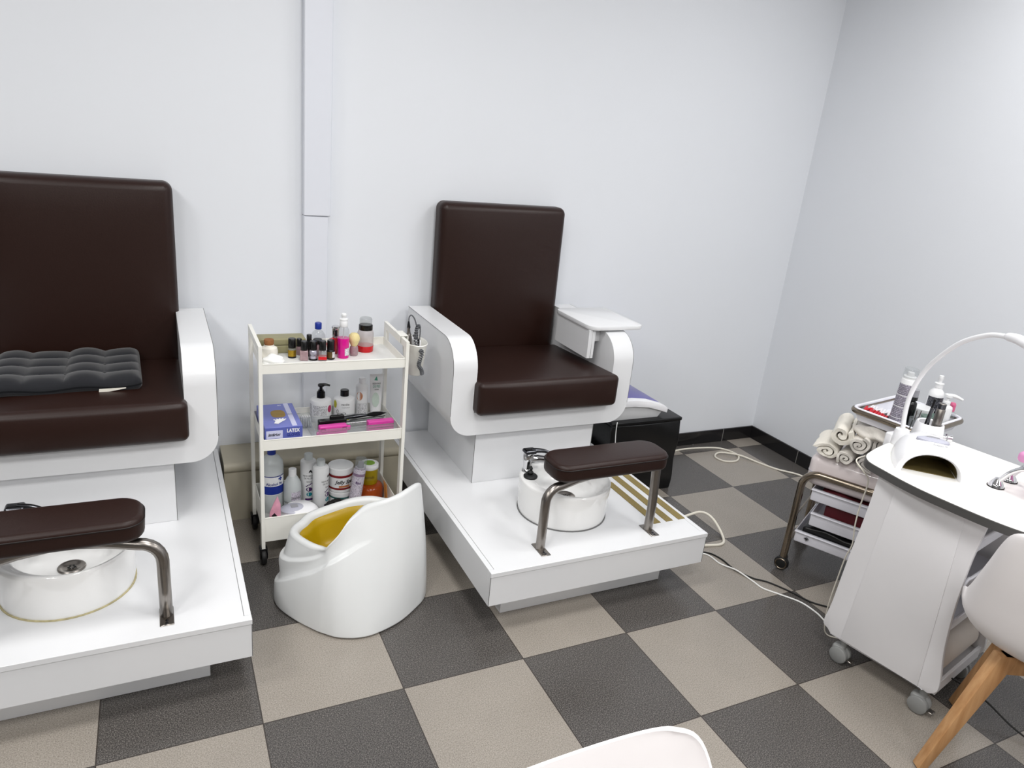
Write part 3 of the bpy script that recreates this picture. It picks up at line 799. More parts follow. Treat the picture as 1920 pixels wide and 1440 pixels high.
# black cap bottle
t = round_bottle('squat white bottle with black screw cap and leaf drawing', (.842, .996, zm), R, .096, .082, .0165, .098, .122, 'blackcap', name='lotion_bottle')
text('lettering', 'vanilia', .013, 'ink', t, at=(0, 0, .074), R=R + .0006, a=.05)
text('lettering', 'cosmetics', .008, 'greyfloorlabel', t, at=(0, 0, .062), R=R + .0006, a=.1)
bm = bmesh.new()
for cx_, cz_, an, l in ((-.022, .030, .6, .022), (-.010, .024, -.5, .020), (-.030, .042, 1.3, .016), (-.004, .036, .2, .017)):
    pts = [(cx_ + l * .5 * (math.cos(an) * math.cos(q) - .5 * math.sin(an) * math.sin(q)), cz_ + l * .5 * (math.sin(an) * math.cos(q) + .5 * math.cos(an) * math.sin(q))) for q in [2 * PI * k / 14 for k in range(14)]]
    tube(bm, [((R + .0003) * math.sin(u / (R + .0003)), -(R + .0003) * math.cos(u / (R + .0003)), z) for u, z in pts], .0009, 4, True)
P_('leaf_drawing', bm, 'ink', t)
bm = bmesh.new(); disc_patch(bm, R + .0006, .070, -1.05, .010, .016); P_('yellow_print', bm, 'olive', t)
bm = bmesh.new(); disc_patch(bm, R + .0006, .014, .25, .011, .006); P_('lime_print', bm, 'olive', t)
t = round_bottle('slender white can with a tan scribble print, right of the leaf bottle', (.914, 1.010, zm), .024, .142, .122, .0135, .142, .163, 'whitepl', name='spray_can', cat='spray can')
bm = bmesh.new(); disc_patch(bm, .0243, .092, -.45, .013, .018); P_('print_blot', bm, 'orange', t)
label_patch('label', 'txt', t, .0243, .012, .062, -.7, .9)
# tube standing on its cap
t = thing('cream_tube', 'tall white tube standing on its cap with green print, right rear of middle tray', 'tube', (.972, 1.012, zm), -.05)
bm = bmesh.new(); rg = []
for k in range(13):
    f = k / 12; z = .022 + .152 * f; w = .022 + .005 * f; d = .019 * (1 - f) + .0015
    rg.append([bm.verts.new((w * math.cos(2 * PI * i / 28), d * math.sin(2 * PI * i / 28), z)) for i in range(28)])
for p, q in zip(rg[:-1], rg[1:]):
    for i in range(28): bm.faces.new((p[i], p[(i + 1) % 28], q[(i + 1) % 28], q[i]))
bm.faces.new(rg[0][::-1]); bm.faces.new(rg[-1])
P_('body', bm, 'whitepl', t, smooth=60)
P_('cap', L_([(0, 0), (.020, 0), (.021, .002), (.021, .020), (.019, .022), (0, .022)], 24), 'whitepl', t)
def tube_front(z, e=.0006): f = (z - .022) / .152; return -(.019 * (1 - f) + .0015) - e
lz = .136
bm = bmesh.new(); v = [bm.verts.new((x, tube_front(z, .001), z)) for x, z in ((-.010, .150), (.004, .148), (.0, .166))]; bm.faces.new(v); P_('green_mark', bm, 'green', t)
for z, s, body in ((.136, .0095, 'NEON NAILS'), (.124, .015, 'DE PIES'), (.112, .008, 'nutritiva')):
    text('lettering', body, s, 'green' if s > .01 else 'ink', t, at=(0, tube_front(z, .001), z), rx=-.12, sx=.6)
bm = bmesh.new(); v = [bm.verts.new((.015 * math.cos(q) - .004, tube_front(.07 + .03 * math.sin(q), .0012), .07 + .03 * math.sin(q))) for q in [2 * PI * k / 16 for k in range(16)]]; bm.faces.new(v); P_('leaf_print', bm, 'palegreen', t)
# clear organisers
def acrylic_tray(label, loc, w, d, h, rz):
    t = thing('acrylic_tray', label, 'organiser', loc, rz)
    k = .0018
    bm = B(-w, w, -d, d, 0, k); box(bm, -w, w, -d, -d + k, k, h); box(bm, -w, w, d - k, d, k, h); box(bm, -w, -w + k, -d + k, d - k, k, h); box(bm, w - k, w, -d + k, d - k, k, h)
    P_('tray', bm, 'acryl', t, smooth=0)
    bm = bmesh.new(); tube(bm, [(-w, -d, h), (w, -d, h), (w, d, h), (-w, d, h)], .0010, 5, True); P_('rim', bm, 'clearg', t)
    return t
acrylic_tray('long clear acrylic tray holding pink clips, at the front of the middle tray', (.842, .862, zm), .154, .062, .046, math.radians(1.5))
acrylic_tray('small clear acrylic box beside the glove box', (.676, .950, zm), .029, .022, .045, 0)
t = thing('cotton_swab_stack', 'white swabs upright in the small clear box', 'swabs', (.676, .950, zm + .0022))
bm = bmesh.new()
for i in range(7):
    for j in range(4): lathe(bm, [(0, 0), (.0022, .002), (.0022, .037), (0, .039)], 6, c=(-.024 + .008 * i, -.013 + .009 * j, 0))
P_('swabs', bm, 'whitepl', t)
zi = zm + .0022
t = thing('hair_clip', 'pink plastic foot separator clip at left end of the acrylic tray', 'clip', (.760, .824, zi), math.radians(1.5))
bm = CU(-.052, .052, -.014, .014, 0, .050, .006, nin=4, nc=2)
cushion(bm, .045, .066, -.006, .006, .022, .042, .005, nin=2, nc=2); cushion(bm, -.060, -.046, -.006, .006, .010, .026, .005, nin=2, nc=2)
P_('clip_body', bm, 'hotpink', t, smooth=60)
bm = bmesh.new()
for a in (-.038, .040): tube(bm, [(a - .007, -.0146, .034), (a - .007, -.0152, .042), (a + .007, -.0152, .042), (a + .007, -.0146, .034)], .0012, 5)
tube(bm, [(-.046, -.0146, .0285), (0, -.0152, .0295), (.048, -.0146, .0305)], .0009, 5)
P_('moulded_line', bm, 'hotdark', t)
t = thing('foam_buffer', 'ridged pink block at right end of the acrylic tray', 'buffer block', (.939, .824, zi), math.radians(1.5))
P_('block', CU(-.050, .050, -.014, .014, 0, .054, .003, nin=3, nc=2), 'hotpink', t)
bm = bmesh.new()
for z in (.016, .027, .038): box(bm, -.0495, .0495, -.0146, -.0138, z, z + .0040)
P_('groove', bm, 'hotdark', t)
t = thing('tool_case', 'flat black case lying behind the pink clip', 'case', (.765, .858, zi), math.radians(3))
P_('case', join(CU(-.052, .052, -.012, .012, 0, .058, .003, nin=3, nc=2), CU(-.008, .048, .002, .016, .050, .070, .007, nin=4, nc=2)), 'blackcap', t)
t = thing('makeup_brush', 'dark brush with pointed bristles lying on the acrylic tray', 'brush', (.885, .892, zi + .048), math.radians(6), rx=0)
P_('handle', xf(L_([(0, 0), (.006, .004), (.009, .05), (.005, .10), (.0, .102)], 14), ry=PI / 2, loc=(-.08, 0, 0)), 'darkchrome', t)
P_('bristles', xf(L_([(0.004, 0), (.010, .03), (.008, .055), (0, .085)], 14), ry=PI / 2, loc=(.018, 0, 0)), 'wool', t)
for i, (yy, m_, lb) in enumerate(((.848, 'txt', 'pale printed nail file lying between pink clip and pink block'), (.862, 'darkchrome', 'dark metal nail tool lying behind the printed file'), (.872, 'blackcap', 'black slim nail tool lying under the brush'))):
    t = thing('nail_file', lb, 'nail file', (.868 + .01 * i, yy, zi + .040 + .002 * i), math.radians(2 + 2 * i), rx=-.5)
    P_('file', CU(-.095 + .02 * i, .085, -.008, .008, -.0015, .0015, .0012, nin=2, nc=2), m_, t)

# ---------- bottom tray
R = .044
t = round_bottle('translucent bottle of alcohol with a blue cap and blue label', (.5665, 1.006, zb), R, .236, .186, .016, .238, .262, 'bluecap', m='milky', name='alcohol_bottle')
label_patch('label', 'whitepl', t, R + .0004, .080, .160, -1.3, 1.3)
label_patch('blue_band', 'bluecap', t, R + .0007, .082, .117, -.62, 1.28)
label_patch('blue_edge', 'inkb', t, R + .0007, .1562, .160, -1.3, 1.3)
text('lettering', 'Alcohol 96', .0155, 'inkb', t, bold=.025, at=(0, 0, .126), R=R + .0010, a=.28, sx=.95)
bm = bmesh.new()
for a in (-.95,):
    for z in (.138, .111):
        poly_patch(bm, R + .0009, [(a * R - .010, z), (a * R, z - .011), (a * R + .010, z), (a * R, z + .011)])
P_('hazard_mark', bm, 'ink', t)
bm = bmesh.new()
for a in (-.95,):
    for z in (.138, .111):
        poly_patch(bm, R + .0012, [(a * R - .007, z), (a * R, z - .008), (a * R + .007, z), (a * R, z + .008)])
P_('hazard_mark_inner', bm, 'inkw', t)
bm = bmesh.new(); poly_patch(bm, R + .0009, [(u, z + .014) for u, z in [(.034, .124), (.040, .124), (.040, .130), (.046, .130), (.046, .136), (.040, .136), (.040, .141), (.034, .141), (.034, .136), (.028, .136), (.028, .130), (.034, .130)]])
P_('cross_mark', bm, 'bluecap', t)
R = .034
t = round_bottle('frosted round-shouldered bottle with a small white cap, right of the alcohol', (.640, .976, zb), R, .152, .092, .015, .150, .180, 'whitepl', m='milky')
label_patch('label', 'txt2', t, R + .0004, .032, .092, -.1, 1.15)
text('lettering', 'SHAKE', .014, 'ink', t, at=(0, 0, .066), R=R + .0008, a=.52)
text('lettering', 'UNIQUE', .010, 'ink', t, at=(0, 0, .046), R=R + .0008, a=-.7)
def foot_bottle(label, loc, a):
    R = .031
    t = round_bottle(label, loc, R, .196, .186, .0165, .196, .220, 'milky', name='foot_care_bottle')
    text('lettering', 'NEW BRAND', .010, 'ink', t, at=(0, 0, .135), R=R + .0006, a=a, sx=.9)
    text('lettering', 'DE FLORES', .010, 'ink', t, at=(0, 0, .124), R=R + .0006, a=a, sx=.9)
    text('lettering', 'lotion', .010, 'ink', t, at=(0, 0, .110), R=R + .0006, a=a, sx=.9)
    bm = bmesh.new(); poly_patch(bm, R + .0006, [(a * R - .012, .146), (a * R + .013, .148), (a * R + .010, .156), (a * R + .006, .162), (a * R, .158), (a * R - .002, .150)]); P_('bird_mark', bm, 'ink', t)
    bm = bmesh.new(); disc_patch(bm, R + .0006, .076, a, .0125, .0095)
    for k in range(5): disc_patch(bm, R + .0006, .090 + .003 * k, a - .36 + .17 * k, .0026, .003, 8)
    P_('footprint_top', bm, 'purple', t)
    bm = bmesh.new(); disc_patch(bm, R + .0006, .054, a + .02, .0115, .009); P_('footprint_heel', bm, 'teal', t)
    label_patch('purple_band', 'purple', t, R + .0006, .027, .036, a - .5, a + .5, 10)
    return t
foot_bottle('slim white foot lotion bottle, print facing front, left of the pair', (.708, 1.014, zb), .12)
foot_bottle('slim white foot lotion bottle in front, print turned to the right', (.744, .950, zb), .95)
def jelly(label, loc, band, zs):
    R = .049
    t = bottle('jelly_jar', label, 'jar', loc, [(0, 0), (R - .003, 0), (R, .003), (R, .078), (R - .002, .080), (0, .080)], 'whitepl')
    P_('lid', L_([(R + .0005, .0795), (R + .0018, .081), (R + .0018, .102), (R - .001, .105), (R - .004, .1045), (0, .104)], 36), 'whitepl', t)
    for a, b in ((.014, .022), (.066, .076)):
        P_('band', L_([(R + .0005, a), (R + .0005, b)], 36), band, t)
    text('lettering', 'Jelly Spa', .022, 'ink', t, bold=.025, at=(0, 0, .047), R=R + .0008, a=.28, shear=.3)
    label_patch('orange_strip', 'orange', t, R + .0007, .024, .033, -.15, .75)
    t.scale = (1, 1, zs)
    return t
jelly('lower white jar with teal bands, under the maroon-banded one', (.832, .980, zb), 'tealdk', .64)
jelly('white jar of foot jelly with maroon bands, stacked on another jar', (.830, .984, zb + .0675), 'maroon', 1)
t = round_bottle('lilac and white can with clear cap, leaning before the jars', (.862, .900, zb + .005), .024, .184, .176, .0225, .184, .224, 'clear', name='spray_can', cat='spray can', m='txt2', ry=.14, rx=-.08)
P_('inner_nozzle', L_([(.012, .184), (.013, .186), (.011, .208), (0, .209)], 16), 'greyfloorlabel', t)
P_('mauve_band', L_([(.0244, .152), (.0244, .163)], 24), 'mauve', t)
text('lettering', 'fito', .016, 'purple', t, bold=.025, at=(0, 0, .126), R=.0246, a=.0)
t = bottle('wide_jar', 'wide amber-red jar at right end of the bottom tray', 'jar', (.949, .975, zb), [(0, 0), (.047, 0), (.0545, .008), (.055, .060), (.049, .074), (.042, .078), (0, .078)], 'orangejar', seg=32)
t = bottle('scrub_jar', 'amber-yellow jar with white lid and lime disc on top of the wide red jar', 'jar', (.948, .986, zb + .0785), [(0, 0), (.034, 0), (.0355, .003), (.0362, .066), (0, .067)], 'yellowjar')
P_('lid', L_([(.0365, .066), (.038, .068), (.038, .083), (.036, .0855), (.026, .0860), (0, .0858)], 32), 'whitepl', t)
P_('lid_disc', L_([(0, .0866), (.022, .0866), (.0225, .0858)], 28), 'limelid', t)
text('lettering', 'scrub', .018, 'brown', t, at=(0, 0, .036), R=.0368, a=0)
t = thing('uv_nail_dryer', 'round white nail dryer with grey oval button, in the bottom tray', 'nail dryer', (.648, .862, zb))
P_('housing', L_([(0, 0), (.074, 0), (.080, .008), (.080, .030), (.076, .048), (.064, .066), (.048, .076), (.0, .080)], 40, sy=.95), 'devw', t, smooth=60)
P_('touch_panel', xf(L_([(0, .0795), (.030, .0775), (.050, .0715), (.052, .069)], 32, sy=.82), loc=(-.020, -.004, .002)), 'devg', t)
P_('pad_mark', B(-.034, -.008, -.016, .008, .0815, .0825, .0004, 1), 'greyfloorlabel', t)
t = thing('sachet', 'upright pink foil sachet with torn top in left front corner of the bottom tray', 'sachet', (.545, .812, zb), -.2, ry=.05)
P_('pouch', prism(bmesh.new(), [(-.019, 0), (.019, 0), (.021, .08), (.019, .125), (.006, .158), (-.006, .128), (-.018, .09)], -.004, .004, axis='y', bev=.0015), 'sachet', t)
bm = bmesh.new(); v = [bm.verts.new((a, -.0046, b)) for a, b in ((-.011, .078), (-.001, .068), (.009, .078), (-.001, .090))]; bm.faces.new(v); P_('diamond_mark', bm, 'ink', t)
t = thing('scrubbing_brush', 'black bristly brush lying below the jelly jars', 'brush', (.788, .858, zb + .001))
bm = bmesh.new(); bmesh.ops.create_icosphere(bm, subdivisions=4, radius=1)
for v in bm.verts:
    n = v.co.normalized(); k = 1 + random.uniform(-.10, .12)
    v.co = Vector((n.x * .050 * k, n.y * .032 * k, .040 + max(-.040, n.z * .042 * k)))
P_('bristles', bm, 'wool', t, smooth=0)
for i in range(3):
    t = thing('wood_stick', 'orange wooden sticks leaning in the right end of the bottom tray', 'stick', (.996, .86 + .016 * i, zb), 0, 'wooden sticks in the bottom tray', rx=-.14, ry=-.06)
    P_('stick', L_([(0, 0), (.0022, .002), (.0022, .115), (0, .120)], 8), 'wooddk', t)

# ================================================================== POTTY
base_ = [(.604, .336), (.630, .308), (.660, .281), (.700, .262), (.735, .2545), (.775, .2555), (.835, .273), (.890, .300), (.950, .345), (.995, .388), (1.022, .450), (1.028, .555), (1.005, .645), (.955, .700), (.895, .730), (.83, .742), (.76, .744), (.69, .738), (.63, .720), (.575, .685), (.533, .635), (.507, .560), (.513, .490), (.552, .410)]
rim_ = [(.628, .384, .262), (.650, .372, .285), (.682, .378, .312), (.716, .400, .340), (.750, .411, .360), (.790, .416, .380), (.850, .411, .395), (.900, .417, .405), (.955, .450, .412), (.992, .487, .408), (1.010, .535, .375), (1.004, .595, .318), (.978, .648, .276), (.935, .682, .258), (.882, .706, .262), (.82, .715, .260), (.76, .712, .252), (.700, .700, .246), (.650, .680, .244), (.602, .645, .244), (.562, .600, .248), (.545, .550, .252), (.558, .490, .255), (.590, .425, .258)]
C0 = (.775, .505)
t = thing('potty_chair', 'white moulded plastic potty with high curved back and mustard yellow bowl', 'potty', (C0[0], C0[1], 0))
NS = 12
bs = smooth_path([(x, y, 0) for x, y in base_], NS, True); rs = smooth_path(rim_, NS, True)
n = len(bs)
def sst(a, b, x):
    u = max(0, min(1, (x - a) / (b - a))); return u * u * (3 - 2 * u)
# height of the two moulded steps round the outside as a function of position along the loop (index/NS)
def step_z(i):
    s = i / NS
    s = s if s < 12 else s - 24                    # negative = towards the low front
    def tab(t):
        if s <= t[0][0]: return t[0][1]
        for (a, u), (b, v) in zip(t[:-1], t[1:]):
            if s <= b: return u + (v - u) * (s - a) / (b - a)
        return t[-1][1]
    z2 = tab([(-6, .045), (-4, .052), (-3, .072), (-2, .115), (-1, .170), (0, .212), (1, .233), (2, .248), (3, .260), (4, .277), (6, .30)])
    z1 = tab([(-6, .150), (-4, .158), (-3, .168), (-2, .187), (-1, .220), (0, .252), (1, .275)])
    f2 = sst(-6, -4, s) * (1 - sst(2.0, 5.5, s)); f1 = sst(-6, -4.5, s) * (1 - sst(-.6, .5, s))
    return z2, f2, z1, f1
MZ = 130
bm = bmesh.new(); rings = []
def offc(v, d):
    u = Vector((v.x - C0[0], v.y - C0[1])); l = u.length
    return Vector((v.x + u.x / l * d, v.y + u.y / l * d, v.z))
for j in range(MZ + 1):
    f = j / MZ; ring = []
    for i in range(n):
        b, r = bs[i], rs[i]
        g_ = f ** 1.15
        p = Vector((b.x + (r.x - b.x) * g_, b.y + (r.y - b.y) * g_, .007 + (r.z - .007) * f))
        z2, f2, z1, f1 = step_z(i)
        d = .010 * math.sin(PI * min(1, f * 1.02)) * .6
        d -= .014 * f2 * sst(z2 - .006, z2 + .007, p.z) * (1 - .8 * sst(z2 + .02, z2 + .09, p.z))
        d -= .012 * f1 * sst(z1 - .006, z1 + .007, p.z)
        ring.append(bm.verts.new(offc(p, d)))
    rings.append(ring)
# rounded lip, then the inner wall
for d, dz in ((-.003, .006), (-.010, .0095), (-.018, .009), (-.026, .005), (-.031, -.003), (-.034, -.02)):
    ring = []
    for i in range(n):
        p = rs[i].copy(); p.z += dz
        ring.append(bm.verts.new(offc(p, d - (.003 * step_z(i)[1] + .012 * step_z(i)[3]))))
    rings.append(ring)
ring = []
for i in range(n):
    p = rs[i].copy(); p.z = .12; ring.append(bm.verts.new(offc(p, -.055)))
rings.append(ring)
for p, q in zip(rings[:-1], rings[1:]):
    for i in range(n): bm.faces.new((p[i], p[(i + 1) % n], q[(i + 1) % n], q[i]))
bm.faces.new(rings[0][::-1]); bm.faces.new(rings[-1])
obj('shell', bm, 'potty', t, smooth=180, off=(C0[0], C0[1], 0))
bm = bmesh.new(); ra = [bm.verts.new((*offc(b, -.012).xy, .0)) for b in bs]; rb = [bm.verts.new((*offc(b, -.012).xy, .0085)) for b in bs]
for i in range(n): bm.faces.new((ra[i], ra[(i + 1) % n], rb[(i + 1) % n], rb[i]))
bm.faces.new(ra[::-1]); bm.faces.new(rb)
obj('base_ring', bm, 'blackrub', t, off=(C0[0], C0[1], 0))
# yellow bowl
bm = bmesh.new(); rings = []
for d, zf in ((-.0335, 'r'), (-.040, 'r2'), (-.050, .21), (-.065, .16), (-.09, .135)):
    ring = []
    for i in range(n):
        p = rs[i].copy()
        low = min(p.z, .256)
        p.z = low - .010 if zf == 'r' else (low - .013 if zf == 'r2' else zf)
        ring.append(bm.verts.new(offc(p, d - (.012 * step_z(i)[3] + .003 * step_z(i)[1]))))
    rings.append(ring)
for p, q in zip(rings[:-1], rings[1:]):
    for i in range(n): bm.faces.new((p[i], p[(i + 1) % n], q[(i + 1) % n], q[i]))
bm.faces.new(rings[-1])
obj('bowl', bm, 'mustard', t, smooth=60, off=(C0[0], C0[1], 0), label='mustard yellow inner bowl')

# ================================================================== BLACK POUFFE + FOOT DRYER
t = thing('pouffe', 'black vinyl cube pouffe between the right pedicure chair and the room corner', 'pouffe', (2.24, 1.07, 0))
def wr(c):
    c.y += .005 * math.sin(31 * c.z + 13 * c.x) * (1 if c.y < 0 else 0); return c
P_('cover', CU(-.192, .212, -.192, .190, 0, .366, .006, nin=14, nc=3, deform=wr), 'vinyl', t, smooth=60)
P_('lid', CU(-.1935, .2135, -.1935, .1915, .3662, .384, .006, nin=6, nc=3), 'vinyl', t)
t = thing('foot_dryer', 'white wedge-shaped nail lamp with lilac top lying on the black pouffe', 'nail lamp', (2.195, 1.050, .3845))
pr = [(-.135, .068), (-.02, .066), (.06, .056), (.130, .036), (.172, .022), (.174, .046), (.150, .062), (.06, .088), (-.02, .098), (-.135, .100)]
P_('housing', prism(bmesh.new(), pr, -.156, .150, axis='y', bev=.003), 'devw', t)
P_('base', prism(bmesh.new(), [(-.13, 0), (.128, 0), (.150, .0285), (.06, .0555), (-.02, .0655), (-.13, .0675)], -.144, .140, axis='y', bev=.002), 'devb', t)
tp = [(-.135, .1012), (-.02, .0992), (.06, .0892), (.145, .0642)]
P_('lilac_panel', prism(bmesh.new(), tp + [(.143, .060), (.06, .085), (-.02, .095), (-.135, .097)], -.118, .130, axis='y', bev=.001), 'lilac', t)
t = obj('power_cord', TB([(2.07, .872, .392), (2.062, .862, .38), (2.066, .864, .33), (2.076, .866, .27), (2.10, .866, .18), (2.12, .868, .08), (2.16, .862, .004), (2.28, .80, .003)], .0022, 8, 8), 'cablew', off=(2.1, .866, 0)); t.location = (2.1, .866, 0)
tag(t, 'thin white cord hanging down the front of the black pouffe', 'cord')

# ================================================================== NAIL TABLE (local u = x, v = -y ; v runs toward the camera side)
TO = (2.25, -.30, 0); TR = math.radians(12)
t = thing('nail_table', 'white manicure table with charcoal edge on grey casters', 'table', TO, TR)
NT = t
# tabletop outline in local (u, -v)
top_ = [(.03, .054), (.10, .061), (.20, .062), (.385, .050), (.410, .034), (.419, .005), (.414, -.25), (.40, -.9), (.380, -.96), (.30, -.985), (.1, -.985), (-.03, -.965), (-.075, -.90), (-.085, -.80), (-.075, -.70), (-.080, -.58), (-.103, -.47), (-.117, -.40), (-.121, -.33), (-.118, -.25), (-.112, -.17), (-.099, -.104), (-.081, -.045), (-.066, .002), (-.048, .026), (-.017, .045)]
pl = [(p.x, p.y) for p in smooth_path([(x, y, 0) for x, y in top_], 4, True)]
P_('tabletop', prism(bmesh.new(), pl, .7055, .730, bev=.0012, seg=1), 'tabletop', t)
bm = bmesh.new(); N_ = len(pl); cc = Vector((.15, -.45))
outl = []
for i in range(N_):
    a = Vector(pl[i - 1]); b = Vector(pl[(i + 1) % N_]); tg = (b - a).normalized(); nn = Vector((-tg.y, tg.x))
    if nn.dot(Vector(pl[i]) - cc) < 0: nn = -nn
    outl.append((Vector(pl[i]), nn))
q = []
for d, z in ((0.0005, .7055), (.0022, .7035), (.0022, .727), (.0005, .7285)):
    q.append([bm.verts.new((p.x + nn.x * d, p.y + nn.y * d, z)) for p, nn in outl])
for a, b in zip(q[:-1], q[1:]):
    for i in range(N_): bm.faces.new((a[i], a[(i + 1) % N_], b[(i + 1) % N_], b[i]))
bmesh.ops.recalc_face_normals(bm, faces=bm.faces)
P_('edge_band', bm, 'tabedge', t, label='charcoal edge band')
# shaped side panels (profile in local y,z), near panel faces -u
pp = [(-.022, .705), (-.015, .55), (-.004, .42), (.004, .30), (.010, .20), (.019, .135), (.017, .112), (.000, .103), (-.012, .093), (-.040, .088), (-.300, .088), (-.318, .092), (-.335, .089), (-.352, .100), (-.360, .118), (-.356, .16), (-.345, .22), (-.336, .30), (-.330, .42), (-.331, .56), (-.342, .705)]
p2 = [(p.x, p.y) for p in smooth_path([(a, b, 0) for a, b in pp], 3)]
for n_, ua, ub in (('side_panel', -.050, -.034), ('side_panel', .300, .316)):
    s = P_(n_, prism(bmesh.new(), p2, ua, ub, axis='x', bev=.003), 'panel', t)
    if ua < 0:
        P_('raised_field', prism(bmesh.new(), [(-.082, .700), (-.050, .095), (-.306, .093), (-.281, .700)], ua - .003, ua + .002, axis='x', bev=.002), 'panel', s)
P_('back_board', B(-.034, .300, -.040, -.028, .13, .705), 'panel', t)
P_('bottom_shelf', join(B(-.034, .300, -.345, -.03, .100, .112, .001, 1), B(-.034, .300, -.352, -.342, .086, .128, .001, 1)), 'panel', t)
def pull_tray(z):
    bm = B(-.030, .296, -.318, -.045, z, z + .004)
    pts = [(-.022, -.322, z + .004), (-.014, -.328, z + .05), (.02, -.332, z + .056), (.25, -.332, z + .056), (.282, -.328, z + .05), (.290, -.322, z + .004)]
    d = P_('pull_out_tray', join(bm, B(-.030, .296, -.324, -.316, z, z + .034, .002, 1)), 'traypl', t)
    P_('tray_rail', TB(pts, .005, 8, 5), 'traypl', d)
for z in (.29, .43, .57): pull_tray(z)
for u, v in ((-.022, .055), (-.022, .320), (.285, .055), (.285, .320)):
    bm = bmesh.new()
    for s in (-1, 1): join(bm, xf(L_([(0, -.010), (.024, -.010), (.029, -.006), (.030, .0), (.029, .006), (.024, .010), (0, .010)], 24), ry=PI / 2, loc=(u + s * .0135 - .008, -v, .030)))
    c_ = P_('caster', bm, 'castg', t)
    P_('caster_hood', join(L_([(.012, .05), (.012, .088)], 12, c=(u, -v, 0)), CU(u - .026, u + .012, -v - .012, -v + .028, .030, .062, .010, nin=3, nc=2)), 'castg', c_)
    P_('brake_lever', B(u - .020, u + .004, -v - .046, -v - .028, .020, .026, .002, 1), 'steel', c_)
for u in (.02, .345): P_('leg', L_([(0, 0), (.024, 0), (.024, .006), (.016, .010), (.016, .7045), (0, .7045)], 20, c=(u, -.90, 0)), 'steel', t)
# things on the table ------------------------------------------------
Z7 = .7302
def uv_lamp(name, label, loc, rz):
    t = thing(name, label, 'nail lamp', loc, rz)
    W, D, H = .098, .100, .090
    N = 28
    def arch(w, h, y, ex=2.2, z0=0.0):
        out = []
        for i in range(N + 1):
            a = PI * i / N; c, s = math.cos(a), math.sin(a)
            out.append((-w * math.copysign(abs(c) ** (2 / ex), c), y, z0 + h * abs(s) ** (2 / ex)))
        return out
    secs = [(.985, .88, -D), (1.0, .94, -D + .012), (1.02, 1.0, -D + .05), (1.0, 1.02, -.01), (.93, .99, .045), (.80, .88, .080), (.58, .66, .100), (.30, .36, .110)]
    bm = bmesh.new(); rg = [[bm.verts.new(p) for p in arch(W * .74, H * .58, -.085, 2.1)]]
    rg = []
    for w, h, y in ((.775, .70, -D + .020), (.80, .72, -D + .004), (.84, .78, -D - .004)):
        rg.append([bm.verts.new(p) for p in arch(W * w, H * h, y, 2.1)])
    for w, h, y in secs: rg.append([bm.verts.new(p) for p in arch(W * w, H * h, y)])
    for p, q in zip(rg[:-1], rg[1:]):
        for i in range(N): bm.faces.new((p[i], p[i + 1], q[i + 1], q[i]))
    bm.faces.new(rg[-1])
    P_('housing', bm, 'devw', t, smooth=60)
    bm = bmesh.new(); rg = []
    for w, h, y in ((.782, .705, -D + .016), (.76, .66, -.02), (.66, .58, .06)): rg.append([bm.verts.new(p) for p in arch(W * w, H * h, y, 2.1, .001)])
    for p, q in zip(rg[:-1], rg[1:]):
        for i in range(N): bm.faces.new((p[i], q[i], q[i + 1], p[i + 1]))
    bm.faces.new(rg[-1][::-1])
    P_('reflector', bm, 'devin', t, smooth=30)
    P_('floor_plate', B(-.072, .072, -D + .02, .06, 0, .002), 'devin', t)
    P_('touch_panel', xf(L_([(0, .006), (.030, .005), (.046, .0), (.047, -.006)], 32, sy=.52), loc=(0, -.020, H + .0005), rx=-.05), 'devg', t)
    P_('recess', xf(L_([(0, .008), (.018, .0075), (.022, .004)], 24, sy=.35), loc=(0, -.014, H + .000)), 'greyfloorlabel', t)
    text('lettering', 'Evolution 36', .0085, 'ink', t, at=(.012, -D + .035, H * .985 + .0012), rx=-.95 + PI / 2 * 0, sx=.9)
    return t
uv_lamp('uv_nail_lamp', 'white arched nail lamp with dark opening standing on the manicure table', (2.365, -.362, Z7), math.radians(-45))
t = thing('desk_lamp', 'white gooseneck lamp fixed to the far end of the manicure table', 'desk lamp', (2.428, -.222, Z7))
P_('clamp', join(L_([(.024, 0), (.026, .004), (.024, .045), (.021, .055), (.010, .058), (0, .058)], 24), CU(-.020, .020, .018, .044, -.045, .030, .006, nin=2, nc=2)), 'devw', t)
gp = [(2.428, -.222, .78), (2.427, -.214, .84), (2.427, -.214, .904), (2.428, -.23, .977), (2.415, -.27, 1.045), (2.394, -.34, 1.122), (2.374, -.42, 1.170), (2.352, -.485, 1.186), (2.32, -.55, 1.190)]
o_ = (2.428, -.222, Z7)
P_('gooseneck', TB(gp, .0075, 12, 8), 'devw', t, off=o_)
P_('lamp_head', TB([(2.352, -.485, 1.186), (2.345, -.50, 1.1885), (2.32, -.55, 1.190), (2.24, -.70, 1.170), (2.15, -.86, 1.120)], [.0085, .0095, .0105, .0115, .0125, .0130, .0135, .0140] + [.0145] * 9, 14, 4), 'devw', t, off=o_)
t = thing('tool_holder', 'white tapered pot of nail tools behind the nail lamp', 'tool holder', (2.545, -.235, Z7))
P_('pot', L_([(0, 0), (.052, 0), (.054, .004), (.047, .045), (.043, .072), (.041, .075), (.036, .072), (.035, .045), (0, .043)], 32), 'devw', t)
P_('clamp_knob', xf(L_([(0, 0), (.008, 0), (.008, .012), (.014, .013), (.014, .028), (.010, .031), (0, .031)], 12), ry=PI / 2, rz=-.6, loc=(.038, -.03, .028)), 'chrome', t)
def tool(name, label, loc, prof, m, ry=0, rx=0, extra=None, cat='nail tool'):
    t = thing(name, label, cat, loc, 0, None, rx, ry)
    P_('body', L_(prof, 16), m, t)
    if extra: P_(extra[0], L_(extra[1], 16), extra[2], t)
    return t
hz = Z7 + .0435
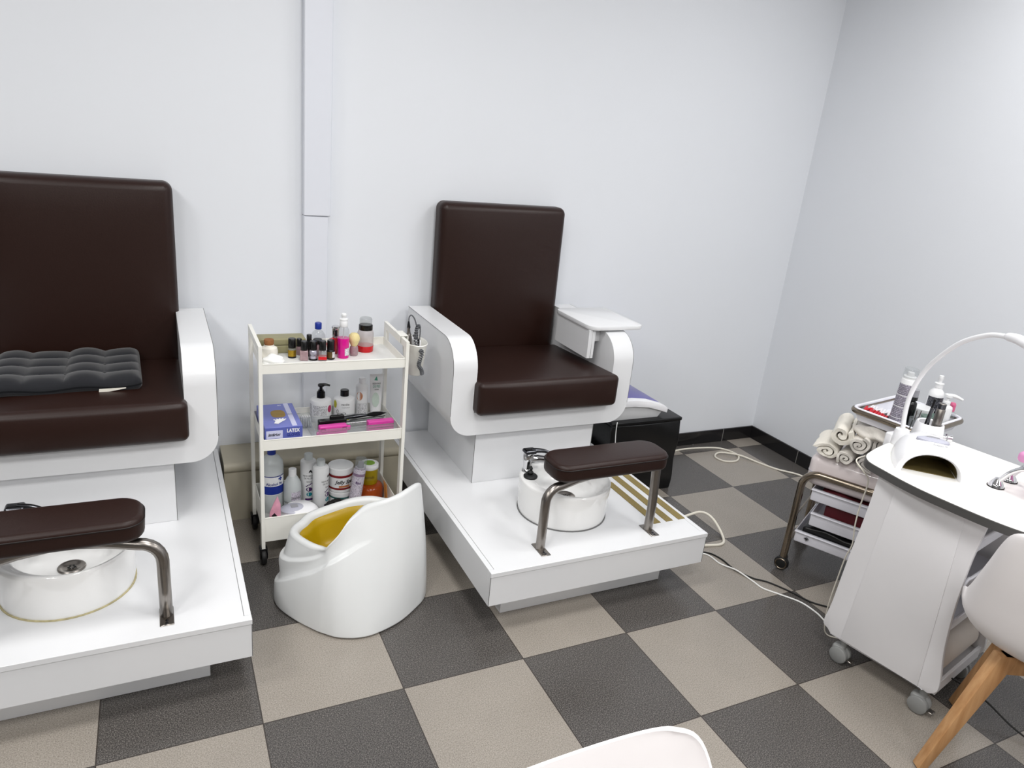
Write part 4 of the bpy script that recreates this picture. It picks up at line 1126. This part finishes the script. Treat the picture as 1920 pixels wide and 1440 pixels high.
tool('steel_cylinder', 'brushed steel tube standing in the tool pot', (2.555, -.250, hz), [(0, 0), (.014, 0), (.0145, .002), (.0145, .082), (.012, .085), (.012, .102), (.010, .105), (0, .105)], 'steel', extra=('cap', [(.0125, .086), (.0130, .103), (0, .106)], 'darkchrome'))
tool('nail_brush', 'thin black-handled brush leaning in the tool pot', (2.535, -.222, hz), [(0, 0), (.003, 0), (.003, .08), (.0045, .11), (0, .115)], 'blackpl', ry=.16)
tool('cuticle_pusher', 'dark flat-tipped nail tool at left of the tool pot', (2.524, -.240, hz), [(0, 0), (.004, 0), (.0045, .07), (.006, .075), (.006, .085), (0, .086)], 'darkchrome', ry=-.02)
t = thing('adapter', 'small black adapter plug beside the gooseneck clamp', 'adapter', (2.474, -.206, Z7), .2)
P_('case', CU(-.016, .016, -.012, .012, 0, .034, .005, nin=2, nc=2), 'blackpl', t)
P_('cord', TB([(.01, 0, .030), (.022, .0, .050), (.030, .002, .072)], .002, 6, 5), 'blackpl', t)
# wrist rest: two chromed arches and a pink pad
t = thing('wrist_rest', 'pink padded hand rest on bowed chrome legs on the manicure table', 'hand rest', (2.49, -.535, Z7), math.radians(9))
for x in (-.046, .046):
    l = P_('leg', TB([(x, 0, .010), (x, -.010, .032), (x, -.030, .062), (x, -.058, .084), (x, -.10, .092), (x, -.17, .093), (x, -.24, .092), (x, -.282, .084), (x, -.310, .062), (x, -.330, .032), (x, -.34, .010)], .0075, 12, 6), 'chrome', t)
    for yy in (0, -.34):
        P_('foot_cone', L_([(.022, 0), (.022, .004), (.018, .012), (.010, .024), (.008, .028), (0, .029)], 24, c=(x, yy, 0)), 'chrome', l)
        P_('foot_ring', L_([(.0235, 0), (.0235, .003)], 24, c=(x, yy, 0)), 'blackrub', l)
P_('pad', CU(-.062, .062, -.31, -.030, .101, .133, .012, nin=6), 'pinkpad', t, smooth=60)

# ================================================================== METAL TROLLEY BEHIND THE TABLE
MO = (2.469, .143, 0); MR = math.atan2(-.88, .47)           # local x runs along its front toward the table
t = thing('tool_trolley', 'chromed tube trolley with white drawers behind the manicure table', 'trolley', MO, MR)
BL, BD = .42, .33
for yy in (0.0, BD):
    r = .06
    pts = [(0, yy, .055), (0, yy, .2), (0, yy, .448 - r)] + [(r - r * math.cos(k / 8 * PI / 2), yy, .448 - r + r * math.sin(k / 8 * PI / 2)) for k in range(1, 9)] + [(BL / 2, yy, .448)] + [(BL - r + r * math.sin(k / 8 * PI / 2), yy, .448 - r + r * math.cos(k / 8 * PI / 2)) for k in range(0, 9)] + [(BL, yy, .2), (BL, yy, .055)]
    P_('tube_frame', tube(bmesh.new(), pts, .0145, 14), 'brassy', t)
bm = bmesh.new()
for x in (0.0, BL):
    tube(bm, [(x, 0, .12), (x, BD, .12)], .007, 8)
    tube(bm, [(x, 0, .235), (x, BD, .235)], .004, 8)
P_('cross_bar', bm, 'brassy', t)
for x in (0, BL):
    for yy in (0, BD):
        c_ = P_('caster', xf(L_([(0, -.012), (.020, -.012), (.028, -.008), (.030, 0), (.028, .008), (.020, .012), (0, .012)], 24), rx=PI / 2, loc=(x, yy - .006, .030)), 'blackrub', t)
        P_('wheel_rim', xf(join(*[tube(bmesh.new(), [(.0215 * math.cos(2 * PI * k / 24), .0215 * math.sin(2 * PI * k / 24), zz) for k in range(24)], .0032, 6, True) for zz in (-.0115, .0115)]), rx=PI / 2, loc=(x, yy - .006, .030)), 'brassy', c_)
        P_('fork', CU(x - .016, x + .016, yy - .010, yy + .024, .034, .062, .008, nin=2, nc=2), 'blackpl', c_)
def drawer(z0, z1, xa):
    k = .003; x0, x1, ya, yb = xa, BL - .022, .004, BD - .010
    bm = CU(x0, x1, ya, ya + .012, z0, z1, .005, nin=2, nc=2)
    box(bm, x0, x1, yb - k, yb, z0, z1); box(bm, x0, x0 + k, ya + .01, yb, z0, z1); box(bm, x1 - k, x1, ya + .01, yb, z0, z1); box(bm, x0, x1, ya + .01, yb, z0, z0 + k)
    d = P_('drawer', bm, 'traypl', t)
    P_('drawer_lip', CU(x0 - .002, x1 + .002, ya - .008, ya + .012, z1 - .007, z1, .0034, nin=2, nc=2), 'traypl', d)
    return d
drawer(.335, .386, .042); drawer(.229, .287, .060)
d3 = drawer(.140, .190, .020)
# dark patterned wedge ends and a wire on the lowest drawer
P_('scuff_mark', join(B(.058, .078, -.0016, .0005, .168, .170), xf(B(-.001, .001, -.0016, .0005, -.009, .009), loc=(.068, 0, .168)), xf(B(-.001, .001, -.0008, .0008, -.008, .008), ry=.8, loc=(.068, -.0008, .168)), xf(B(-.001, .001, -.0008, .0008, -.008, .008), ry=-.8, loc=(.068, -.0008, .168))), 'ink', d3)
# upper tray (its own slight swivel), local coordinates in world then moved
def w2l(x, y):
    c, s = math.cos(-MR), math.sin(-MR); dx, dy = x - MO[0], y - MO[1]
    return (dx * c - dy * s, dx * s + dy * c)
TRc = (2.752, -.015); TA = math.radians(10)
def tl(u, v):                                              # tray local -> trolley local
    return w2l(TRc[0] + u * math.cos(TA) - v * math.sin(TA), TRc[1] + u * math.sin(TA) + v * math.cos(TA))
TW, TD_ = .168, .128
zt0, zt1 = .690, .728
rr_ = rrect(-TW, TW, -TD_, TD_, .030, 6)
bm = bmesh.new()
o1 = [bm.verts.new((*tl(u, v), zt0)) for u, v in rrect(-TW + .012, TW - .012, -TD_ + .012, TD_ - .012, .025, 6)]
o2 = [bm.verts.new((*tl(u, v), zt1 - .004)) for u, v in rr_]
o3 = [bm.verts.new((*tl(u, v), zt1 - .004)) for u, v in rrect(-TW + .004, TW - .004, -TD_ + .004, TD_ - .004, .028, 6)]
o4 = [bm.verts.new((*tl(u, v), zt0 + .004)) for u, v in rrect(-TW + .015, TW - .015, -TD_ + .015, TD_ - .015, .024, 6)]
for a, b in ((o1, o2), (o2, o3), (o3, o4)):
    for i in range(len(a)): bm.faces.new((a[i], a[(i + 1) % len(a)], b[(i + 1) % len(a)], b[i]))
bm.faces.new(o1[::-1]); bm.faces.new(o4)
ut = P_('upper_tray', bm, 'traypl', t)
P_('tray_rail', tube(bmesh.new(), [(*tl(u, v), zt1) for u, v in rrect(-TW - .004, TW + .004, -TD_ - .004, TD_ + .004, .034, 6)], .0105, 10, True), 'brassy', ut)
P_('white_liner', tube(bmesh.new(), [(*tl(u, v), zt1 + .008) for u, v in rrect(-TW, TW, -TD_, TD_, .030, 6)], .0065, 8, True), 'traypl', ut)
a0_ = tl(.10, .03); a1_ = tl(.10, -.09)
P_('tray_post', join(tube(bmesh.new(), [(.30, BD, .44), (a1_[0], a1_[1], .60), (a1_[0], a1_[1], .692)], .011, 10), tube(bmesh.new(), [(.12, BD, .44), (a0_[0], a0_[1], .60), (a0_[0], a0_[1], .692)], .011, 10)), 'brassy', t)

# dark cloths in the drawers
for x, y_, z, w, d_, h, m_, lb in ((.22, .12, .3885, .15, .09, .040, 'darkred', 'dark red folded cloth over the top white drawer'), (.24, .12, .2330, .14, .09, .075, 'darkred', 'dark red folded cloth heaped in the middle white drawer'), (.20, .12, .1440, .16, .10, .070, 'blackpl', 'black folded cloth filling the lowest white drawer')):
    if z > .35: z = .339
    c_, s_ = math.cos(MR), math.sin(MR)
    tt = thing('folded_cloth', lb, 'cloth', (MO[0] + x * c_ - y_ * s_, MO[1] + x * s_ + y_ * c_, z), MR)
    hh = h if m_ == 'blackpl' else (.042 if z > .3 else h + .02)
    P_('cloth', CU(-w, w, -d_, d_, 0, hh, .012, nin=8, nc=2, deform=lambda c, hh=hh: Vector((c.x, c.y, c.z + (.006 * math.sin(40 * c.x + 20 * c.y) if c.z > hh * .6 else 0)))), m_, tt, smooth=60)
def on_mt(x, y_):
    c_, s_ = math.cos(MR), math.sin(MR)
    return (MO[0] + x * c_ - y_ * s_, MO[1] + x * s_ + y_ * c_)
# wax warmer / towel box with glossy rounded lid, on the tube frame
lx, ly_ = on_mt(.200, .165)
t = thing('towel_warmer', 'glossy pinkish-white rounded box on the trolley frame, under the towels', 'towel warmer', (lx, ly_, .3880), MR)
P_('body', CU(-.197, .195, -.148, .145, 0, .133, .034, nin=6, nc=5), 'lidpink', t, smooth=60)
P_('seam', tube(bmesh.new(), [(a, b, .060) for a, b in rrect(-.1965, .1945, -.1475, .1445, .03, 6)], .0016, 6, True), 'devg', t)
# rolled towels
def towel(label, x, y_, z, r, ln, m_, turns=2.6, yaw=0.0, squash=1.0, gap=1.0, group='rolled towels on the warmer'):
    px, py = on_mt(x, y_)
    t = thing('rolled_towel', label, 'towel', (px, py, z), MR + yaw, group)
    # spiral cross-section in local x,z ; length along local y
    th = r / (turns + .6)
    N = int(turns * 22)
    outer, inner = [], []
    for i in range(N + 1):
        a = 2 * PI * turns * i / N
        rr = th * .35 + (r - th * .35) * i / N
        wob = 1 + .05 * math.sin(3 * a + x * 50)
        outer.append((rr * wob * math.cos(a + x * 30), rr * wob * squash * math.sin(a + x * 30)))
        ri = max(.0015, rr - th * .80)
        inner.append((ri * wob * math.cos(a + x * 30), ri * wob * squash * math.sin(a + x * 30)))
    bm = bmesh.new()
    zc = r * squash
    ring = outer + inner[::-1]
    A = [bm.verts.new((p[0], -ln / 2, p[1] + zc)) for p in outer]; A2 = [bm.verts.new((p[0], -ln / 2, p[1] + zc)) for p in inner]
    Bv = [bm.verts.new((p[0] * 1.02, ln / 2, p[1] + zc)) for p in outer]; B2 = [bm.verts.new((p[0] * 1.02, ln / 2, p[1] + zc)) for p in inner]
    for i in range(N):
        bm.faces.new((A[i], A[i + 1], Bv[i + 1], Bv[i])); bm.faces.new((A2[i + 1], A2[i], B2[i], B2[i + 1]))
        bm.faces.new((A[i + 1], A[i], A2[i], A2[i + 1])); bm.faces.new((Bv[i], Bv[i + 1], B2[i + 1], B2[i]))
    bm.faces.new((A[0], Bv[0], B2[0], A2[0])); bm.faces.new((A[N], A2[N], B2[N], Bv[N]))
    bmesh.ops.recalc_face_normals(bm, faces=bm.faces)
    bmesh.ops.subdivide_edges(bm, edges=[e for e in bm.edges if abs((e.verts[0].co - e.verts[1].co).y) > ln * .5], cuts=7)
    for v in bm.verts:
        w_ = mnoise.noise_vector(Vector((v.co.x * 38 + x * 90, v.co.y * 22, v.co.z * 38)))
        v.co += Vector((w_.x * .0055, w_.y * .008, w_.z * .0045 if v.co.z > .006 else 0))
    P_('roll', bm, m_, t, smooth=50)
    return t
tz = .5215
towel('flattened cream towel roll at lower left of the towel pile', .052, .095, tz, .054, .20, 'towel2', 2.2, .05, .60)
towel('small grey towel roll in the middle of the lowest row', .136, .095, tz, .036, .22, 'towel', 2.0, -.06, .82)
towel('grey towel roll with zigzag folds at lower right of the pile', .212, .095, tz, .038, .22, 'towel3', 2.8, .0, .85)
towel('cream towel roll with a wide open spiral, upper left of the pile', .082, .110, tz + .066, .047, .22, 'towel2', 1.7, .1, .95)
towel('grey-white towel roll in the centre of the pile, over the lowest row', .166, .095, tz + .060, .043, .22, 'towel', 2.4, -.04, .84)
towel('grey towel roll on the right side of the middle row', .250, .110, tz + .066, .042, .20, 'towel3', 2.6, -.1, .95)
px, py = on_mt(.215, .085)
t = thing('draped_towel', 'crumpled grey-white towel heaped on top of the rolled towels', 'towel', (px, py, .6335), MR)
bm = bmesh.new(); bmesh.ops.create_icosphere(bm, subdivisions=4, radius=1)
for v in bm.verts:
    n = v.co.normalized(); k = 1 + .10 * math.sin(6 * n.x + 3 * n.z) + .08 * math.sin(9 * n.y + 2 * n.x)
    v.co = Vector((n.x * .088 * k, n.y * .095 * k, .022 + max(-.022, n.z * .030 * k)) )
P_('heap', bm, 'towel', t, smooth=180)

# goods standing in the upper tray
zu = zt0 + .0042
def wt(u, v):
    return (TRc[0] + u * math.cos(TA) - v * math.sin(TA), TRc[1] + u * math.sin(TA) + v * math.cos(TA))
def put(u, v, z=zu): a, b = wt(u, v); return (a, b, z)
CR = -.62
t = round_bottle('tall grey hairspray can with white cap in the upper trolley tray', (2.632, -.055, zu), .025, .205, .198, .0225, .200, .212, 'whitepl', name='hairspray_can', cat='spray can', m='whitepl', rz=CR, ry=.03)
for a, b in ((.012, .052), (.055, .095), (.098, .138), (.141, .182)):
    P_('printed_label', L_([(.0254, a), (.0254, b)], 26), 'canlab', t)
P_('nozzle', L_([(.012, .211), (.013, .213), (.011, .226), (0, .227)], 16), 'whitepl', t)
P_('clear_cap', L_([(.024, .207), (.0245, .238), (.0235, .240), (0, .240)], 24), 'clear', t)
t = round_bottle('dark bottle with grey cap right behind the hairspray can', (2.708, -.044, zu), .022, .110, .090, .018, .112, .152, 'greyfloorlabel', name='bottle', m='blackcap', rz=CR)
P_('black_ring', L_([(.0185, .110), (.0185, .124)], 20), 'blackcap', t)
t = thing('tip_display', 'fan of red and white nail tips lying at the near end of the upper tray', 'nail tips', (2.645, .030, zu), -1.4)
bm = bmesh.new(); bm2 = bmesh.new()
for i in range(9):
    b_ = CU(-.005, .005, -.016, .016, 0, .008, .004, nin=1, nc=2); xf(b_, rz=random.uniform(-.3, .3), loc=(-.040 + .010 * i, -.018 + random.uniform(-.004, .004), .018 - .0012 * i), rx=.25); join(bm, b_)
    b_ = CU(-.004, .004, -.020, .020, 0, .005, .0024, nin=1, nc=2); xf(b_, rz=random.uniform(-.4, .4), loc=(-.036 + .010 * i, .012, .020), rx=.2); join(bm2, b_)
xf(bm, loc=(0, 0, .018)); xf(bm2, loc=(0, 0, .018))
P_('red_tips', bm, 'redn', t); P_('white_tips', bm2, 'whiten', t)
P_('holder', B(-.050, .050, -.034, .034, 0, .032, .002, 1), 'blackpl', t)
t = thing('tweezer_cup', 'clear cup of small metal tools beside the hairspray can', 'cup', (2.676, -.100, zu), 0)
P_('cup', L_([(0, 0), (.018, 0), (.022, .060), (.021, .060), (.017, .003), (0, .003)], 20), 'clearg', t)
bm = bmesh.new()
for i in range(5): tube(bm, [(-.01 + .005 * i, .004 * (i % 2), .004), (-.014 + .008 * i, .006 * (i % 3) - .006, .085 + .006 * (i % 2))], .0018, 6)
P_('tools', bm, 'steel', t)
for i, (x, y_) in enumerate(((2.735, -.100), (2.776, -.103))):
    t = bottle('glass_tumbler', 'greenish clear glass in the upper tray behind the lamp neck, ' + ('near one' if i == 0 else 'far one'), 'glass', (x, y_, zu), [(0, 0), (.018, 0), (.020, .066), (.019, .066), (.017, .003), (0, .003)], 'greentube', part='cup')
t = bottle('cream_jar', 'round white jar with ribbed side in the upper tray', 'jar', (2.800, -.035, zu), [(0, 0), (.036, 0), (.038, .003), (.038, .048), (0, .048)], 'whitepl', rz=CR)
P_('lid', L_([(.0385, .048), (.040, .050), (.040, .068), (.038, .070), (0, .070)], 30), 'whitepl', t)
t = round_bottle('white spray bottle with black label at the back of the upper tray', (2.869, -.029, zu), .027, .140, .112, .0145, .142, .158, 'whitepl', name='spray_bottle', cat='spray bottle', rz=CR)
label_patch('label', 'blklab', t, .0274, .030, .108, -1.4, 1.4)
P_('pump', L_([(.016, .156), (.0165, .160), (.007, .162), (.0075, .172), (.010, .176), (.008, .190), (0, .191)], 18), 'whitepl', t)
t = round_bottle('white pump bottle with long spout in the upper tray', (2.846, -.090, zu), .025, .098, .085, .013, .100, .112, 'whitepl', name='pump_bottle', cat='pump bottle', rz=CR)
P_('pump_head', join(L_([(.006, .110), (.006, .126), (.014, .128), (.014, .137), (0, .139)], 16), TB([(-.01, 0, .133), (.02, -.002, .134), (.050, -.004, .124)], [.0075, .0075, .0075, .0075, .007, .0065, .006, .005, .0045], 8, 4)), 'whitepl', t)
t = round_bottle('small clear bottle with a pink cap at far right of the upper tray', (2.896, -.086, zu), .018, .066, .056, .011, .066, .094, 'tealcan', name='bottle', m='clear', rz=CR)
P_('cap_dome', L_([(.0112, .092), (.008, .099), (0, .101)], 16), 'tealcan', t)

# ================================================================== SHELL CHAIRS
def make_shell_chair(label, loc, rz, wide):
    t = thing('shell_chair', label, 'chair', loc, rz, group='white shell chairs')
    # local +x faces the table, +y to its left
    path = [(.225, .412, .165, .000), (.214, .432, .185, .004), (.185, .446, .205, .014), (.12, .444, .222, .030), (.05, .436, .232, .050), (-.03, .430, .238, .078), (-.10, .432, .240, .100), (-.155, .446, .238, .110), (-.195, .480, .234, .112), (-.218, .530, .224, .104), (-.238, .600, .210, .084), (-.256, .670, .196, .062), (-.270, .740, .182, .042), (-.277, .785, .168, .028), (-.281, .808, .146, .016), (-.283, .818, .110, .008)]
    if wide:
        wd = {.600: .226, .670: .222, .740: .216, .785: .207, .808: .192, .818: .165}
        path = [(a, b, wd.get(b, c), d) for a, b, c, d in path]
    dense = smooth_path([(a, b, c) for a, b, c, d in path], 3); lift = smooth_path([(d, 0, 0) for a, b, c, d in path], 3)
    bm = bmesh.new(); rings = []; NT_ = 22
    for i, p in enumerate(dense):
        a = dense[max(0, i - 1)]; b = dense[min(len(dense) - 1, i + 1)]
        tx, tz_ = b.x - a.x, b.y - a.y; l = math.hypot(tx, tz_); nx, nz = tz_ / l, -tx / l     # points to the sitter
        ring = []
        for k in range(NT_ + 1):
            u = -1 + 2 * k / NT_
            h = lift[i].x * abs(u) ** 2.4 + .012 * (1 - u * u) * -1
            ring.append(bm.verts.new((p.x + nx * h, p.z * math.sin(u * PI / 2 * .96) / math.sin(PI / 2 * .96), p.y + nz * h)))
        rings.append(ring)
    for p, q in zip(rings[:-1], rings[1:]):
        for k in range(NT_): bm.faces.new((p[k], p[k + 1], q[k + 1], q[k]))
    bmesh.ops.recalc_face_normals(bm, faces=bm.faces)
    # give it thickness
    bm.normal_update()
    geom = bmesh.ops.solidify(bm, geom=bm.faces[:], thickness=.006)
    bmesh.ops.recalc_face_normals(bm, faces=bm.faces)
    s = P_('shell', bm, 'shellw', t, smooth=70)
    # legs: flat tapering boards, splayed, with a cross of boards on top
    for sx in (1, -1):
        for sy in (1, -1):
            bm = bmesh.new()
            top = Vector((sx * .098, sy * .098, .405)); bot = Vector((sx * .187, sy * .187, .004))
            d = Vector((sx, sy, 0)).normalized(); w = Vector((-d.y, d.x, 0))
            vs = []
            for c, wd, tk in ((bot, .013, .015), (bot.lerp(top, .8), .024, .017), (top, .026, .017)):
                vs.append([bm.verts.new(c + d * a * wd + w * b * tk) for a, b in ((-1, -1), (1, -1), (1, 1), (-1, 1))])
            for p, q in zip(vs[:-1], vs[1:]):
                for k in range(4): bm.faces.new((p[k], p[(k + 1) % 4], q[(k + 1) % 4], q[k]))
            bm.faces.new(vs[0][::-1]); bm.faces.new(vs[-1])
            bmesh.ops.recalc_face_normals(bm, faces=bm.faces)
            bmesh.ops.bevel(bm, geom=bm.edges[:], offset=.003, segments=2, profile=.5, affect='EDGES')
            l = P_('leg', bm, 'oak', t)
            P_('foot_pad', L_([(0, 0), (.009, 0), (.010, .005), (0, .005)], 12, c=(bot.x, bot.y, 0)), 'blackrub', l)
    bm = bmesh.new()
    for a in (PI / 4, -PI / 4):
        b_ = B(-.150, .150, -.016, .016, .348, .405, .003, 1); xf(b_, rz=a); join(bm, b_)
    P_('cross_brace', bm, 'oakd', t)
    P_('mounting_plate', B(-.07, .07, -.07, .07, .403, .412, .002, 1), 'blackpl', t)
    return t
make_shell_chair('white plastic shell chair on beech legs drawn up to the manicure table', (2.325, -.885, 0), math.radians(20), False)
make_shell_chair('white plastic shell chair cut by the bottom edge of the picture, only its back showing', (.672, -1.322, 0), math.radians(-89), True)

# ================================================================== FLOOR CABLES
def cable(label, pts, m_, r, n=8):
    o = obj('cable', TB(pts, r, 8, n), m_, off=(pts[0][0], pts[0][1], 0)); o.location = (pts[0][0], pts[0][1], 0)
    return tag(o, label, 'cable')
zc = .0045
cable('thick cream cable with one loop, from the pouffe to the tube trolley', [(2.475, 1.10, zc), (2.60, 1.20, zc), (2.782, 1.246, zc), (2.904, 1.247, zc), (3.04, 1.222, zc), (3.095, 1.172, zc), (3.105, 1.10, zc), (3.043, 1.045, zc), (2.969, 1.059, zc), (2.955, 1.12, zc), (3.013, 1.150, zc + .006), (3.10, 1.090, zc + .008), (3.155, .999, zc), (3.20, .898, zc), (3.28, .787, zc), (3.24, .62, zc), (3.10, .48, zc)], 'cable', .0050)
cable('short thick cream cable arching out from under the right podium', [(2.00, .50, .02), (2.12, .53, .03), (2.30, .545, .055), (2.37, .540, .060), (2.400, .500, .045), (2.395, .425, .012), (2.35, .365, .006), (2.27, .372, .006), (2.10, .40, .02), (2.0, .42, .03)], 'cable', .0058)
cable('thin black cable from the podium toward the manicure table', [(2.00, .38, .012), (2.12, .36, .006), (2.227, .333, .0035), (2.26, .276, .0035), (2.262, .195, .0035), (2.291, .120, .0035), (2.334, .076, .0035), (2.374, .0, .0035), (2.403, -.08, .0035), (2.447, -.130, .0035), (2.50, -.20, .0035), (2.45, -.42, .0035)], 'blackrub', .0032)
cable('thin white cable crossing the black one on its way to the table', [(2.00, .36, .012), (2.12, .345, .006), (2.219, .322, .003), (2.232, .244, .003), (2.260, .179, .008), (2.277, .105, .003), (2.282, .051, .003), (2.317, 0, .003), (2.361, -.067, .003), (2.370, -.138, .003), (2.36, -.20, .003), (2.36, -.32, .003)], 'cablew', .0032)
cable('thin white cord hanging down beside the side panel of the manicure table', [(2.30, -.222, .705), (2.222, -.232, .700), (2.21, -.275, .68), (2.24, -.28, .642), (2.27, -.256, .533), (2.28, -.251, .458), (2.29, -.254, .385), (2.29, -.243, .325), (2.29, -.236, .234), (2.28, -.238, .149), (2.282, -.240, .07), (2.30, -.25, .006), (2.36, -.30, .004)], 'cable', .0024)
t = thing('paper_roll', 'thick beige paper roll lying in the bottom of the manicure table', 'roll', (2.25 + .134 * math.cos(TR) + .284 * math.sin(TR), -.30 + .134 * math.sin(TR) - .284 * math.cos(TR), .1125), TR)
P_('roll', xf(L_([(.012, -.14), (.055, -.14), (.056, -.138), (.056, .138), (.055, .14), (.012, .14)], 28), ry=PI / 2, loc=(0, 0, .0565)), 'beige', t)
cable('thin black cable drooping behind the shell chair legs', [(2.40, -.62, .10), (2.47, -.70, .06), (2.50, -.82, .015), (2.55, -1.0, .004)], 'blackrub', .003)

# ================================================================== LIGHTS
def panel(x, y, w, power):
    t = thing('ceiling_light', 'square white ceiling panel light', 'ceiling light', (x, y, ZC), group='ceiling panel lights')
    P_('frame', join(B(-w / 2 - .02, w / 2 + .02, -w / 2 - .02, -w / 2, -.012, 0), B(-w / 2 - .02, w / 2 + .02, w / 2, w / 2 + .02, -.012, 0), B(-w / 2 - .02, -w / 2, -w / 2, w / 2, -.012, 0), B(w / 2, w / 2 + .02, -w / 2, w / 2, -.012, 0)), 'devw', t)
    P_('diffuser', B(-w / 2, w / 2, -w / 2, w / 2, -.006, -.001), 'whitepl', t)
    ld = bpy.data.lights.new('panel_lamp', 'AREA'); ld.shape = 'SQUARE'; ld.size = w; ld.energy = power; ld.color = (1.0, 0.99, 0.975)
    lo = bpy.data.objects.new('panel_lamp', ld); COL.objects.link(lo); lo.location = (x, y, ZC - .014)
PW = 26
for x in (-1.1, .8, 2.6):
    for y in (-.15, -1.7, -3.3):
        panel(x, y, .6, PW * {-.15: .92, -1.7: 1.3, -3.3: 1.2}[y] * (.78 if x > 2 else 1))
w = bpy.data.worlds.new('room_air'); sc.world = w; w.use_nodes = True
w.node_tree.nodes['Background'].inputs[0].default_value = (0.9, 0.93, 1.0, 1); w.node_tree.nodes['Background'].inputs[1].default_value = 0.05

# ================================================================== CAMERA
yaw, pitch, roll = 0.47697535737950647, 0.33104484832433834, 0.10245394517642904
f = Vector((math.sin(yaw) * math.cos(pitch), math.cos(yaw) * math.cos(pitch), -math.sin(pitch)))
r0 = Vector((math.cos(yaw), -math.sin(yaw), 0)); u0 = r0.cross(f)
r_ = r0 * math.cos(roll) + u0 * math.sin(roll); u_ = -r0 * math.sin(roll) + u0 * math.cos(roll)
cd = bpy.data.cameras.new('camera'); cam = bpy.data.objects.new('camera', cd); COL.objects.link(cam)
mt = Matrix((r_, u_, -f)).transposed().to_4x4(); mt.translation = (0.21069, -1.63781, 1.58459)
cam.matrix_world = mt
cd.sensor_width = 36; cd.sensor_fit = 'HORIZONTAL'; cd.lens = 36 * 1348.28 / 1920; cd.clip_start = .02
sc.camera = cam
vs_ = sc.view_settings
vs_.view_transform = 'Standard'; vs_.look = 'None'; vs_.gamma = 1; vs_.exposure = -0.30; vs_.use_curve_mapping = False
sc.cycles.max_bounces = 8; sc.cycles.transparent_max_bounces = 16
